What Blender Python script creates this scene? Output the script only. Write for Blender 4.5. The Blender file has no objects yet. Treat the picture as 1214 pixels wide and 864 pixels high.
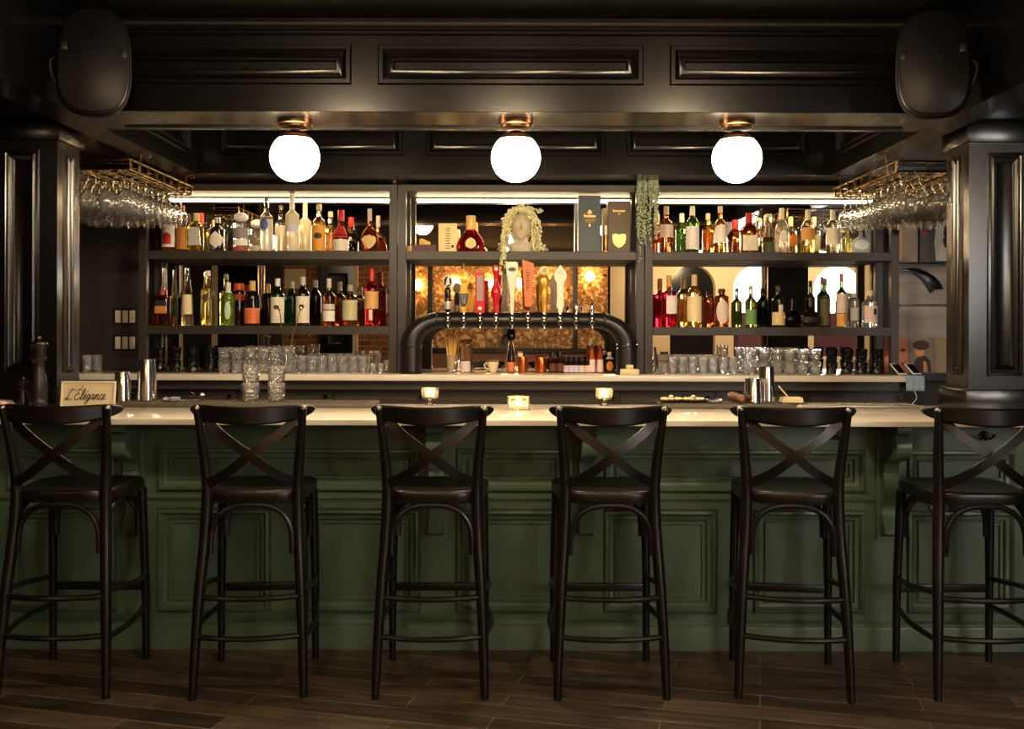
import bpy, bmesh, math, random
from mathutils import Vector, Matrix, Euler

random.seed(11)
C = bpy.context.scene.collection
PI = math.pi
F, HX, HY, CAMZ = 1180.0, 608.0, 390.0, 1.43     # focal length in pixels of the 1214 wide frame, vanishing point, eye height


def X(px, Y):
    return (px - HX) * Y / F


def Z(py, Y):
    return CAMZ + (HY - py) * Y / F


# ------------------------------------------------------------------ materials
def lin(c):
    c /= 255.0
    return c / 12.92 if c <= 0.04045 else ((c + 0.055) / 1.055) ** 2.4


def rgb(r, g, b):
    return (lin(r), lin(g), lin(b), 1.0)


def mat(name, col, rough=0.5, metal=0.0, trans=0.0, ior=1.45, spec=0.5, emit=None, estr=0.0, coat=0.0,
        noise=0.0, nscale=8.0, nstretch=(1, 1, 1), bump=0.0, bscale=40.0, col2=None, sheen=0.0):
    m = bpy.data.materials.new(name)
    m.use_nodes = True
    nt = m.node_tree
    b = nt.nodes['Principled BSDF']
    b.inputs['Base Color'].default_value = col
    b.inputs['Roughness'].default_value = rough
    b.inputs['Metallic'].default_value = metal
    b.inputs['Transmission Weight'].default_value = trans
    b.inputs['IOR'].default_value = ior
    b.inputs['Specular IOR Level'].default_value = spec
    b.inputs['Coat Weight'].default_value = coat
    b.inputs['Sheen Weight'].default_value = sheen
    if emit:
        b.inputs['Emission Color'].default_value = emit
        b.inputs['Emission Strength'].default_value = estr
    if noise or bump:
        tc = nt.nodes.new('ShaderNodeTexCoord')
        mp = nt.nodes.new('ShaderNodeMapping')
        mp.inputs['Scale'].default_value = nstretch
        nt.links.new(tc.outputs['Object'], mp.inputs['Vector'])
    if noise:
        n = nt.nodes.new('ShaderNodeTexNoise')
        n.inputs['Scale'].default_value = nscale
        n.inputs['Detail'].default_value = 5
        nt.links.new(mp.outputs['Vector'], n.inputs['Vector'])
        mx = nt.nodes.new('ShaderNodeMix')
        mx.data_type = 'RGBA'
        mx.inputs['A'].default_value = col2 or tuple(c * (1 - noise) for c in col[:3]) + (1,)
        mx.inputs['B'].default_value = tuple(min(1, c * (1 + noise)) for c in col[:3]) + (1,) if not col2 else col
        rp = nt.nodes.new('ShaderNodeValToRGB')
        rp.color_ramp.elements[0].position = 0.32
        rp.color_ramp.elements[1].position = 0.68
        nt.links.new(n.outputs['Fac'], rp.inputs['Fac'])
        nt.links.new(rp.outputs['Color'], mx.inputs['Factor'])
        nt.links.new(mx.outputs['Result'], b.inputs['Base Color'])
    if bump:
        n2 = nt.nodes.new('ShaderNodeTexNoise')
        n2.inputs['Scale'].default_value = bscale
        n2.inputs['Detail'].default_value = 3
        nt.links.new(mp.outputs['Vector'], n2.inputs['Vector'])
        bp = nt.nodes.new('ShaderNodeBump')
        bp.inputs['Strength'].default_value = bump
        bp.inputs['Distance'].default_value = 0.01
        nt.links.new(n2.outputs['Fac'], bp.inputs['Height'])
        nt.links.new(bp.outputs['Normal'], b.inputs['Normal'])
    return m


def floor_mat():
    m = mat('dark oak planks', rgb(60, 42, 30), 0.42)
    nt = m.node_tree
    b = nt.nodes['Principled BSDF']
    tc = nt.nodes.new('ShaderNodeTexCoord')
    mp = nt.nodes.new('ShaderNodeMapping')
    mp.inputs['Rotation'].default_value = (0, 0, math.radians(14))
    nt.links.new(tc.outputs['Object'], mp.inputs['Vector'])
    br = nt.nodes.new('ShaderNodeTexBrick')
    br.offset = 0.37
    br.inputs['Color1'].default_value = rgb(98, 82, 66)
    br.inputs['Color2'].default_value = rgb(56, 46, 37)
    br.inputs['Mortar'].default_value = rgb(136, 116, 94)
    br.inputs['Scale'].default_value = 1.0
    br.inputs['Mortar Size'].default_value = 0.0026
    br.inputs['Brick Width'].default_value = 0.95
    br.inputs['Row Height'].default_value = 0.118
    nt.links.new(mp.outputs['Vector'], br.inputs['Vector'])
    mp2 = nt.nodes.new('ShaderNodeMapping')
    mp2.inputs['Scale'].default_value = (1.5, 14, 1)
    nt.links.new(mp.outputs['Vector'], mp2.inputs['Vector'])
    n = nt.nodes.new('ShaderNodeTexNoise')
    n.inputs['Scale'].default_value = 2.5
    n.inputs['Detail'].default_value = 6
    nt.links.new(mp2.outputs['Vector'], n.inputs['Vector'])
    mx = nt.nodes.new('ShaderNodeMix')
    mx.data_type = 'RGBA'
    mx.blend_type = 'MULTIPLY'
    mx.inputs['Factor'].default_value = 0.85
    rp = nt.nodes.new('ShaderNodeValToRGB')
    rp.color_ramp.elements[0].position = 0.3
    rp.color_ramp.elements[0].color = (0.3, 0.28, 0.26, 1)
    rp.color_ramp.elements[1].position = 0.72
    rp.color_ramp.elements[1].color = (1.15, 1.1, 1.05, 1)
    nt.links.new(n.outputs['Fac'], rp.inputs['Fac'])
    nt.links.new(br.outputs['Color'], mx.inputs['A'])
    nt.links.new(rp.outputs['Color'], mx.inputs['B'])
    nt.links.new(mx.outputs['Result'], b.inputs['Base Color'])
    bp = nt.nodes.new('ShaderNodeBump')
    bp.inputs['Strength'].default_value = 0.25
    bp.inputs['Distance'].default_value = 0.01
    nt.links.new(n.outputs['Fac'], bp.inputs['Height'])
    nt.links.new(bp.outputs['Normal'], b.inputs['Normal'])
    return m


def brick_mat():
    m = mat('old red brick', rgb(120, 70, 40), 0.85)
    nt = m.node_tree
    tc = nt.nodes.new('ShaderNodeTexCoord')
    mp = nt.nodes.new('ShaderNodeMapping')
    mp.inputs['Rotation'].default_value = (PI / 2, 0, 0)
    br = nt.nodes.new('ShaderNodeTexBrick')
    br.inputs['Color1'].default_value = rgb(150, 92, 58)
    br.inputs['Color2'].default_value = rgb(112, 66, 42)
    br.inputs['Mortar'].default_value = rgb(160, 130, 100)
    br.inputs['Scale'].default_value = 1.0
    br.inputs['Mortar Size'].default_value = 0.012
    br.inputs['Brick Width'].default_value = 0.26
    br.inputs['Row Height'].default_value = 0.095
    nt.links.new(tc.outputs['Object'], mp.inputs['Vector'])
    nt.links.new(mp.outputs['Vector'], br.inputs['Vector'])
    nt.links.new(br.outputs['Color'], nt.nodes['Principled BSDF'].inputs['Base Color'])
    return m


def floral_mat():
    m = mat('gold floral lacquer', rgb(150, 100, 40), 0.35)
    nt = m.node_tree
    b = nt.nodes['Principled BSDF']
    tc = nt.nodes.new('ShaderNodeTexCoord')
    v = nt.nodes.new('ShaderNodeTexVoronoi')
    v.inputs['Scale'].default_value = 13
    n = nt.nodes.new('ShaderNodeTexNoise')
    n.inputs['Scale'].default_value = 9
    n.inputs['Detail'].default_value = 6
    n.inputs['Distortion'].default_value = 2.2
    nt.links.new(tc.outputs['Object'], v.inputs['Vector'])
    nt.links.new(tc.outputs['Object'], n.inputs['Vector'])
    ad = nt.nodes.new('ShaderNodeMath')
    ad.operation = 'MULTIPLY_ADD'
    ad.inputs[1].default_value = 0.45
    nt.links.new(v.outputs['Distance'], ad.inputs[0])
    nt.links.new(n.outputs['Fac'], ad.inputs[2])
    rp = nt.nodes.new('ShaderNodeValToRGB')
    e = rp.color_ramp.elements
    e[0].position = 0.5
    e[0].color = rgb(56, 36, 16)
    e[1].position = 0.9
    e[1].color = rgb(246, 204, 130)
    k = e.new(0.62)
    k.color = rgb(196, 136, 60)
    k = e.new(0.74)
    k.color = rgb(104, 76, 34)
    k = e.new(0.8)
    k.color = rgb(226, 156, 104)
    nt.links.new(ad.outputs[0], rp.inputs['Fac'])
    nt.links.new(rp.outputs['Color'], b.inputs['Base Color'])
    return m


def grille_mat():
    m = mat('perforated black grille', rgb(8, 8, 8), 0.45, 0.0, spec=0.3)
    nt = m.node_tree
    b = nt.nodes['Principled BSDF']
    tc = nt.nodes.new('ShaderNodeTexCoord')
    v = nt.nodes.new('ShaderNodeTexVoronoi')
    v.inputs['Scale'].default_value = 95
    v.inputs['Randomness'].default_value = 0.0
    nt.links.new(tc.outputs['Object'], v.inputs['Vector'])
    rp = nt.nodes.new('ShaderNodeValToRGB')
    rp.color_ramp.elements[0].position = 0.25
    rp.color_ramp.elements[0].color = (0.002, 0.002, 0.002, 1)
    rp.color_ramp.elements[1].position = 0.5
    rp.color_ramp.elements[1].color = rgb(15, 15, 15)
    nt.links.new(v.outputs['Distance'], rp.inputs['Fac'])
    nt.links.new(rp.outputs['Color'], b.inputs['Base Color'])
    return m


_lab = {}


def label_mat(base, ink=None, lines=5.0, amount=0.5):
    """Printed paper: a plain ground with ragged rows of small dark print too fine to read."""
    key = (base, ink, lines, amount)
    if key in _lab:
        return _lab[key]
    m = mat('printed paper', rgb(*base), 0.6)
    if ink:
        nt = m.node_tree
        b = nt.nodes['Principled BSDF']
        tc = nt.nodes.new('ShaderNodeTexCoord')
        w = nt.nodes.new('ShaderNodeTexWave')
        w.bands_direction = 'Z'
        w.inputs['Scale'].default_value = lines
        w.inputs['Distortion'].default_value = 0.0
        n = nt.nodes.new('ShaderNodeTexNoise')
        n.inputs['Scale'].default_value = 9
        nt.links.new(tc.outputs['Generated'], w.inputs['Vector'])
        nt.links.new(tc.outputs['Generated'], n.inputs['Vector'])
        mu = nt.nodes.new('ShaderNodeMath')
        mu.operation = 'MULTIPLY'
        nt.links.new(w.outputs['Fac'], mu.inputs[0])
        nt.links.new(n.outputs['Fac'], mu.inputs[1])
        rp = nt.nodes.new('ShaderNodeValToRGB')
        rp.color_ramp.elements[0].position = 0.7 - 0.35 * amount
        rp.color_ramp.elements[1].position = 0.8 - 0.35 * amount
        rp.color_ramp.elements[0].color = rgb(*base)
        rp.color_ramp.elements[1].color = rgb(*ink)
        nt.links.new(mu.outputs[0], rp.inputs['Fac'])
        nt.links.new(rp.outputs['Color'], b.inputs['Base Color'])
    _lab[key] = m
    return m


_gl = {}


def glass_mat(col, solid=0.0, rough=0.02):
    """Bottle glass with what is in it: clear, tinted, a little cloudy when solid > 0."""
    key = (col, solid, rough)
    if key not in _gl:
        _gl[key] = mat('tinted glass', rgb(*col), rough, trans=1.0 - solid, ior=1.42)
    return _gl[key]


def flat(col, rough=0.5, metal=0.0):
    key = ('f', col, rough, metal)
    if key not in _gl:
        _gl[key] = mat('plain finish', rgb(*col), rough, metal)
    return _gl[key]


def thin_glass(haze=0.2, blend=0.42, rough=0.03):
    """Blown stemware: mostly see-through, bright where it catches the lamps."""
    m = bpy.data.materials.new('blown glass')
    m.use_nodes = True
    nt = m.node_tree
    nt.nodes.remove(nt.nodes['Principled BSDF'])
    out = nt.nodes['Material Output']
    tr = nt.nodes.new('ShaderNodeBsdfTransparent')
    tr.inputs['Color'].default_value = (0.96, 0.96, 0.96, 1)
    gl = nt.nodes.new('ShaderNodeBsdfGlossy')
    gl.inputs['Roughness'].default_value = rough
    tl = nt.nodes.new('ShaderNodeBsdfTranslucent')
    tl.inputs['Color'].default_value = (0.95, 0.95, 0.95, 1)
    df = nt.nodes.new('ShaderNodeBsdfDiffuse')
    df.inputs['Color'].default_value = (0.95, 0.95, 0.95, 1)
    lw = nt.nodes.new('ShaderNodeLayerWeight')
    lw.inputs['Blend'].default_value = blend
    a, b, c = (nt.nodes.new('ShaderNodeMixShader') for _ in range(3))
    c.inputs[0].default_value = 0.5
    nt.links.new(tl.outputs[0], c.inputs[1])
    nt.links.new(df.outputs[0], c.inputs[2])
    a.inputs[0].default_value = haze
    nt.links.new(tr.outputs[0], a.inputs[1])
    nt.links.new(c.outputs[0], a.inputs[2])
    nt.links.new(lw.outputs['Fresnel'], b.inputs[0])
    nt.links.new(a.outputs[0], b.inputs[1])
    nt.links.new(gl.outputs[0], b.inputs[2])
    nt.links.new(b.outputs[0], out.inputs['Surface'])
    return m


M = {}
M['black'] = mat('black gloss paint', rgb(12, 11, 10), 0.22, spec=0.8, bump=0.025, bscale=55, nstretch=(1, 1, 6))
M['black_satin'] = mat('charcoal satin paint', rgb(54, 50, 46), 0.42)
M['wall'] = mat('dark wall paint', rgb(50, 46, 41), 0.6)
M['ceiling'] = mat('black ceiling paint', rgb(6, 6, 5), 0.8, spec=0.15)
M['green'] = mat('dark green paint', rgb(84, 104, 84), 0.34, bump=0.05, bscale=30)
M['stone'] = mat('white quartz', rgb(236, 226, 208), 0.1, noise=0.03, nscale=3)
M['floor'] = floor_mat()
M['brick'] = brick_mat()
M['floral'] = floral_mat()
M['grille'] = grille_mat()
M['cream'] = mat('cream plaster', rgb(232, 208, 168), 0.8, noise=0.05, nscale=2)
M['pinkwood'] = mat('dusty rose leather', rgb(150, 100, 82), 0.5)
M['wood'] = mat('dark stained beech', rgb(19, 15, 13), 0.32, noise=0.35, nscale=7, nstretch=(1, 1, 9))
M['mirror'] = mat('mirror', rgb(232, 228, 220), 0.0, 1.0)
M['brass'] = mat('brass', rgb(236, 200, 124), 0.2, 1.0)
M['bronze'] = mat('dark bronze', rgb(104, 76, 54), 0.32, 1.0)
M['chrome'] = mat('chrome', rgb(225, 225, 228), 0.08, 1.0)
M['steel'] = mat('polished steel', rgb(200, 200, 204), 0.14, 1.0)
M['globe'] = mat('opal glass lit', rgb(255, 240, 214), 0.3, emit=(1.0, 0.76, 0.48, 1), estr=100.0)
M['roomglobe'] = mat('opal glass lit warm', rgb(255, 240, 214), 0.3, emit=(1.0, 0.75, 0.47, 1), estr=100.0)
M['dimglobe'] = mat('opal glass lit low', rgb(255, 240, 214), 0.3, emit=(1.0, 0.75, 0.47, 1), estr=45.0)
M['archfill'] = mat('opal glass fill light', rgb(255, 240, 214), 0.3, emit=(1.0, 0.75, 0.47, 1), estr=220.0)  # for the globes added to brighten the cream arch wall
M['led'] = mat('LED diffuser', rgb(255, 240, 210), 0.4, emit=(1.0, 0.72, 0.38, 1), estr=34.0)
M['flame'] = mat('candle flame', rgb(255, 200, 120), 0.4, emit=(1.0, 0.55, 0.16, 1), estr=900.0)
M['sconce'] = mat('glowing sconce bulb', rgb(255, 230, 180), 0.3, emit=(1.0, 0.62, 0.26, 1), estr=55.0)
M['daylight'] = mat('bright daylight beyond glass', rgb(240, 245, 255), 0.6, emit=(0.82, 0.9, 1.0, 1), estr=26.0)
M['blackpipe'] = mat('black enamel pipe', rgb(24, 23, 22), 0.34, 0.0, spec=0.6)
M['rubber'] = mat('grey rubber', rgb(84, 76, 64), 0.55, bump=0.3, bscale=120)
M['stem'] = mat('blown glass', (1, 1, 1, 1), 0.0, trans=0.975, ior=1.5)
M['clear'] = mat('pressed glass', (1, 1, 1, 1), 0.0, trans=0.93, ior=1.6)
M['crystal2'] = mat('cut crystal', (1, 1, 1, 1), 0.0, trans=0.95, ior=1.6)
M['candleglass'] = thin_glass(0.12, 0.4, 0.03)
M['crystal'] = mat('cut crystal', (0.98, 0.98, 0.98, 1), 0.02, trans=1.0, ior=1.52)
M['darkcrystal'] = mat('black cut glass', rgb(14, 13, 13), 0.1, spec=0.8)
M['leafpale'] = mat('pale waxy leaves', rgb(222, 220, 166), 0.35, noise=0.3, nscale=30)
M['leafgreen'] = mat('green waxy leaves', rgb(178, 192, 160), 0.4, noise=0.35, nscale=30)
M['plaster'] = mat('grey cast stone', rgb(206, 196, 168), 0.8, noise=0.08, nscale=20)
M['board'] = mat('weathered grey boards', rgb(156, 151, 146), 0.8, noise=0.2, nscale=3, nstretch=(1, 1, 6))


# ------------------------------------------------------------------ mesh building
class MB:
    def __init__(self):
        self.v, self.f, self.fm = [], [], []

    def add(self, vs, fs, mi=0):
        o = len(self.v)
        self.v += [tuple(p) for p in vs]
        self.f += [tuple(i + o for i in f) for f in fs]
        self.fm += [mi] * len(fs)
        return self

    def box(self, x0, x1, y0, y1, z0, z1, mi=0):
        vs = [(x, y, z) for z in (z0, z1) for y in (y0, y1) for x in (x0, x1)]
        return self.add(vs, [(0, 2, 3, 1), (4, 5, 7, 6), (0, 1, 5, 4), (2, 6, 7, 3), (0, 4, 6, 2), (1, 3, 7, 5)], mi)

    def lathe(self, prof, seg=20, c=(0, 0, 0), sx=1.0, sy=1.0, n=2.0, mod=None, fill=None, close=False, rot=0.0):
        """Turned solid: prof = [(r, z)] bottom to top; n > 2 squares the section; close joins last ring to first (hollow ware)."""
        vs, fs, ms = [], [], []
        for r, z in prof:
            for k in range(seg):
                a = 2 * PI * k / seg + rot
                ca, sa = math.cos(a), math.sin(a)
                q = 1.0 if n == 2 else 1.0 / (abs(ca) ** n + abs(sa) ** n) ** (1.0 / n)
                rr = r * q * (mod(a, z) if mod else 1.0)
                vs.append((c[0] + rr * ca * sx, c[1] + rr * sa * sy, c[2] + z))
        L = len(prof)
        for i in range(L if close else L - 1):
            j = (i + 1) % L
            for k in range(seg):
                k2 = (k + 1) % seg
                fs.append((i * seg + k, i * seg + k2, j * seg + k2, j * seg + k))
                ms.append(1 if fill is not None and 0.5 * (prof[i][1] + prof[j][1]) > fill else 0)
        if not close:
            fs.append(tuple(range(seg))[::-1])
            ms.append(0)
            fs.append(tuple((L - 1) * seg + k for k in range(seg)))
            ms.append(1 if fill is not None and prof[-1][1] > fill else 0)
        o = len(self.v)
        self.v += vs
        self.f += [tuple(i + o for i in f) for f in fs]
        self.fm += ms
        return self

    def tube(self, pts, r, seg=8, closed=False, flat=1.0):
        pts = [Vector(p) for p in pts]
        n = len(pts)
        rs = r if isinstance(r, (list, tuple)) else [r] * n
        vs, fs = [], []
        up = None
        for i in range(n):
            a = pts[(i - 1) % n] if closed or i > 0 else pts[i]
            b = pts[(i + 1) % n] if closed or i < n - 1 else pts[i]
            t = (b - a).normalized()
            if up is None:
                up = Vector((0, 0, 1)) if abs(t.z) < 0.9 else Vector((0, 1, 0))
            s = t.cross(up)
            if s.length < 1e-6:
                s = t.cross(Vector((1, 0, 0)))
            s.normalize()
            up = s.cross(t).normalized()
            for k in range(seg):
                an = 2 * PI * k / seg
                vs.append(pts[i] + (s * math.cos(an) + up * math.sin(an) * flat) * rs[i])
        for i in range(n if closed else n - 1):
            j = (i + 1) % n
            for k in range(seg):
                k2 = (k + 1) % seg
                fs.append((i * seg + k, i * seg + k2, j * seg + k2, j * seg + k))
        if not closed:
            fs.append(tuple(range(seg))[::-1])
            fs.append(tuple((n - 1) * seg + k for k in range(seg)))
        return self.add(vs, fs)

    def prism(self, poly, lo, hi, axis='y', mi=0):
        """poly: 2-D outline; axis y -> outline in x,z; axis x -> y,z; axis z -> x,y."""
        def P(a, b, h):
            return {'y': (a, h, b), 'x': (h, a, b), 'z': (a, b, h)}[axis]
        n = len(poly)
        vs = [P(a, b, lo) for a, b in poly] + [P(a, b, hi) for a, b in poly]
        fs = [tuple(range(n)), tuple(range(n, 2 * n))[::-1]] + [(i, i + n, (i + 1) % n + n, (i + 1) % n) for i in range(n)]
        return self.add(vs, fs, mi)

    def rings(self, rect, prof, to):
        """Stepped panel: nested rectangles; prof = [(inset, depth)] from the rim to the field; to(u, v, d) gives the point."""
        u0, u1, v0, v1 = rect
        vs, fs = [], []
        for ins, d in prof:
            vs += [to(u0 + ins, v0 + ins, d), to(u1 - ins, v0 + ins, d), to(u1 - ins, v1 - ins, d), to(u0 + ins, v1 - ins, d)]
        for i in range(len(prof) - 1):
            for k in range(4):
                fs.append((i * 4 + k, i * 4 + (k + 1) % 4, i * 4 + 4 + (k + 1) % 4, i * 4 + 4 + k))
        q = (len(prof) - 1) * 4
        fs.append((q, q + 1, q + 2, q + 3))
        return self.add(vs, fs)

    def paneled(self, u0, u1, v0, v1, holes, prof, to):
        us = sorted({u0, u1} | {h[i] for h in holes for i in (0, 1)})
        vs_ = sorted({v0, v1} | {h[i] for h in holes for i in (2, 3)})
        for i in range(len(us) - 1):
            for j in range(len(vs_) - 1):
                cu, cv = (us[i] + us[i + 1]) / 2, (vs_[j] + vs_[j + 1]) / 2
                if any(h[0] < cu < h[1] and h[2] < cv < h[3] for h in holes):
                    continue
                self.add([to(us[i], vs_[j], 0), to(us[i + 1], vs_[j], 0), to(us[i + 1], vs_[j + 1], 0), to(us[i], vs_[j + 1], 0)], [(0, 1, 2, 3)])
        for h in holes:
            self.rings(h, prof, to)
        return self

    def ball(self, c, r, seg=12, rings=8, s=(1, 1, 1)):
        vs = [(c[0], c[1], c[2] - r * s[2])]
        for i in range(1, rings):
            t = PI * i / rings
            for k in range(seg):
                a = 2 * PI * k / seg
                vs.append((c[0] + r * s[0] * math.sin(t) * math.cos(a), c[1] + r * s[1] * math.sin(t) * math.sin(a), c[2] - r * s[2] * math.cos(t)))
        vs.append((c[0], c[1], c[2] + r * s[2]))
        fs = [(0, 1 + (k + 1) % seg, 1 + k) for k in range(seg)]
        for i in range(rings - 2):
            for k in range(seg):
                a, b = 1 + i * seg, 1 + (i + 1) * seg
                fs.append((a + k, a + (k + 1) % seg, b + (k + 1) % seg, b + k))
        e = 1 + (rings - 2) * seg
        fs += [(e + k, e + (k + 1) % seg, len(vs) - 1) for k in range(seg)]
        return self.add(vs, fs)

    def build(self, name, m=None, parent=None, bevel=0.0, bseg=2, smooth=True, angle=None, fix=True):
        angle = angle or (24 if bevel else 40)          # bevelled boxes keep flat faces
        me = bpy.data.meshes.new(name)
        me.from_pydata(self.v, [], self.f)
        ms = m if isinstance(m, (list, tuple)) else [m]
        for x in ms:
            if x:
                me.materials.append(x)
        for p, k in zip(me.polygons, self.fm):
            p.material_index = min(k, len(ms) - 1)
        if bevel or fix:
            bm = bmesh.new()
            bm.from_mesh(me)
            if bevel:
                bmesh.ops.bevel(bm, geom=bm.edges[:], offset=bevel, segments=bseg, profile=0.5, affect='EDGES', clamp_overlap=True)
            bmesh.ops.recalc_face_normals(bm, faces=bm.faces[:])
            bm.to_mesh(me)
            bm.free()
        if smooth:
            me.shade_smooth()
            me.set_sharp_from_angle(angle=math.radians(angle))
        o = bpy.data.objects.new(name, me)
        C.objects.link(o)
        if parent:
            o.parent = parent
        return o


def tag(o, label=None, cat=None, group=None, kind=None):
    if label:
        o['label'] = label
    if cat:
        o['category'] = cat
    if group:
        o['group'] = group
    if kind:
        o['kind'] = kind
    return o


def struct(o, label, cat):
    return tag(o, label, cat, kind='structure')


def empty(name, loc=(0, 0, 0), rz=0.0):
    o = bpy.data.objects.new(name, None)
    o.location = loc
    o.rotation_euler = (0, 0, rz)
    o.empty_display_size = 0.05
    C.objects.link(o)
    return o


def copy_tree(o, parent=None):
    c = o.copy()
    C.objects.link(c)
    if parent:
        c.parent = parent
    for ch in list(o.children):
        copy_tree(ch, c)
    return c


def smoothpath(pts, n=8, closed=False):
    """Catmull-Rom through the points."""
    P = [Vector(p) for p in pts]
    out = []
    m = len(P)
    for i in range(m if closed else m - 1):
        p0 = P[(i - 1) % m] if closed or i > 0 else P[i]
        p1, p2 = P[i], P[(i + 1) % m]
        p3 = P[(i + 2) % m] if closed or i + 2 < m else p2
        for k in range(n):
            t = k / n
            out.append(0.5 * ((2 * p1) + (p2 - p0) * t + (2 * p0 - 5 * p1 + 4 * p2 - p3) * t * t + (3 * p1 - p0 - 3 * p2 + p3) * t ** 3))
    if not closed:
        out.append(P[-1])
    return out


# ------------------------------------------------------------------ camera
cam = bpy.data.cameras.new('camera')
cam.sensor_width = 36.0
cam.lens = 36.0 * F / 1214.0
cam.shift_x = -(HX - 607.0) / 1214.0
cam.shift_y = -(432.0 - HY) / 1214.0
cam.clip_start = 0.05
co = bpy.data.objects.new('camera', cam)
co.matrix_world = Matrix.Translation((0, 0, CAMZ)) @ Matrix.Rotation(PI / 2, 4, 'X') @ Matrix.Rotation(math.radians(0.16), 4, 'Z')
C.objects.link(co)
sc = bpy.context.scene
sc.camera = co
sc.view_settings.view_transform = 'Standard'
sc.view_settings.look = 'None'
sc.view_settings.gamma = 1.0
sc.view_settings.use_curve_mapping = False
sc.view_settings.exposure = 0.0
cy = sc.cycles
cy.use_denoising = True
cy.max_bounces = 14
cy.diffuse_bounces = 4
cy.glossy_bounces = 8
cy.transmission_bounces = 12
cy.sample_clamp_indirect = 40.0
cy.caustics_refractive = True
cy.caustics_reflective = True
cy.blur_glossy = 0.4
w = bpy.data.worlds.new('world')
w.use_nodes = True
w.node_tree.nodes['Background'].inputs['Color'].default_value = (0.6, 0.75, 1.0, 1)
w.node_tree.nodes['Background'].inputs['Strength'].default_value = 0.6
sc.world = w
# ------------------------------------------------------------------ room shell
RX, RS, RN, CE = 6.4, -3.4, 6.65, 2.745            # half width, south wall, bar wall, ceiling height
struct(MB().box(-RX, RX, RS - 0.3, RN + 0.5, -0.1, 0).build('floor', M['floor']), 'dark brown wooden plank floor laid at a slight angle', 'floor')
struct(MB().box(-RX, RX, RS - 0.3, RN + 0.5, CE, CE + 0.1).build('ceiling', M['ceiling']), 'black painted ceiling above the bar', 'ceiling')
struct(MB().box(-RX, RX, RN, RN + 0.15, 0, CE).build('wall_north', M['wall']), 'dark charcoal wall behind the bar shelves', 'wall')
struct(MB().box(-RX - 0.15, -RX, RS, RN, 0, CE).build('wall_west', M['wall']), 'dark side wall seen only in the mirrors', 'wall')
struct(MB().box(RX, RX + 0.15, RS, RN, 0, CE).build('wall_east', M['wall']), 'dark side wall beyond the arches', 'wall')

# south wall (seen in the mirrors): dark panelling and brick, gold floral panels, cream arches with windows
def arch_wall(x0, x1, arches, y0, y1, zt, sill):
    mb = MB()
    xs = [x0]
    for (a, b) in arches:
        mb.box(xs[-1], a, y0, y1, 0, zt)
        mb.box(a, b, y0, y1, 0, sill)
        r = (b - a) / 2
        cx = (a + b) / 2
        zs = 2.5 - r
        poly = [(a, zt), (a, zs)] + [(cx - r * math.cos(PI * k / 16), zs + r * math.sin(PI * k / 16)) for k in range(1, 16)] + [(b, zs), (b, zt)]
        n = 17 + 0
        pts = [(cx - r * math.cos(PI * k / 16), zs + r * math.sin(PI * k / 16)) for k in range(17)]
        for k in range(16):
            p, q = pts[k], pts[k + 1]
            mb.prism([p, q, (q[0], zt), (p[0], zt)], y0, y1, 'y')
        xs.append(b)
    mb.box(xs[-1], x1, y0, y1, 0, zt)
    return mb

ARCH = [(2.62, 3.38), (3.68, 4.48), (5.02, 5.82)]
struct(arch_wall(1.62, RX, ARCH, RS - 0.18, RS, CE, 0.98).build('wall_south', M['cream']), 'cream plaster wall with round arches seen in the mirrors', 'wall')
struct(MB().box(-3.84, -1.8, RS - 0.18, RS, 0, CE).build('wall_south.001', M['brick']), 'brick wall seen in the mirror behind the bottles', 'wall')
struct(MB().box(-RX, -3.84, RS - 0.18, RS, 0, CE).build('wall_south.002', M['wall']), 'dark painted wall seen in the mirror', 'wall')
struct(MB().box(-1.8, 1.62, RS - 0.18, RS, 0, CE).build('wall_south.003', M['black_satin']), 'dark wall behind the gold floral panels', 'wall')
for i, (a, b) in enumerate(ARCH):
    if i == 0:
        struct(MB().box(a - 0.05, b + 0.05, RS - 0.3, RS - 0.2, 0.9, 2.6).build('window_%d' % (i + 1), flat((30, 28, 30), 0.2)), 'dark panel standing for the unlit room beyond the first cream arch', 'window')  # dark colour stands for the unlit room behind this arch
    else:
        wd = MB().box(a - 0.05, b + 0.05, RS - 0.3, RS - 0.25, 0.9, 2.6).build('window_%d' % (i + 1), M['daylight'])
        MB().box(a - 0.05, b + 0.05, RS - 0.245, RS - 0.215, 0.9, 1.72).build('window_seat', flat((84, 48, 60), 0.6), wd)
        struct(wd, 'bright daylit arched window, %s of the two seen in the bar mirror' % ('first' if i == 1 else 'second'), 'window')

bench = empty('bench', (0, 0, 0))
MB().box(-1.8, 1.6, RS + 0.005, RS + 0.16, 0.45, 1.03).build('backrest', M['pinkwood'], bench, bevel=0.02)
MB().box(-1.8, 1.6, RS + 0.005, RS + 0.55, 0.40, 0.45).build('seat', M['pinkwood'], bench, bevel=0.012)
MB().box(-1.8, 1.6, RS + 0.01, RS + 0.5, 0.0, 0.40).build('base', M['black'], bench)
tag(bench, 'dusty rose banquette bench below the gold floral panels', 'bench')
struct(MB().box(-1.85, 1.64, RS, RS + 0.2, 1.035, 1.11).build('trim_1', M['black']), 'black ledge above the banquette seen in the mirror', 'trim')

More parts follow.
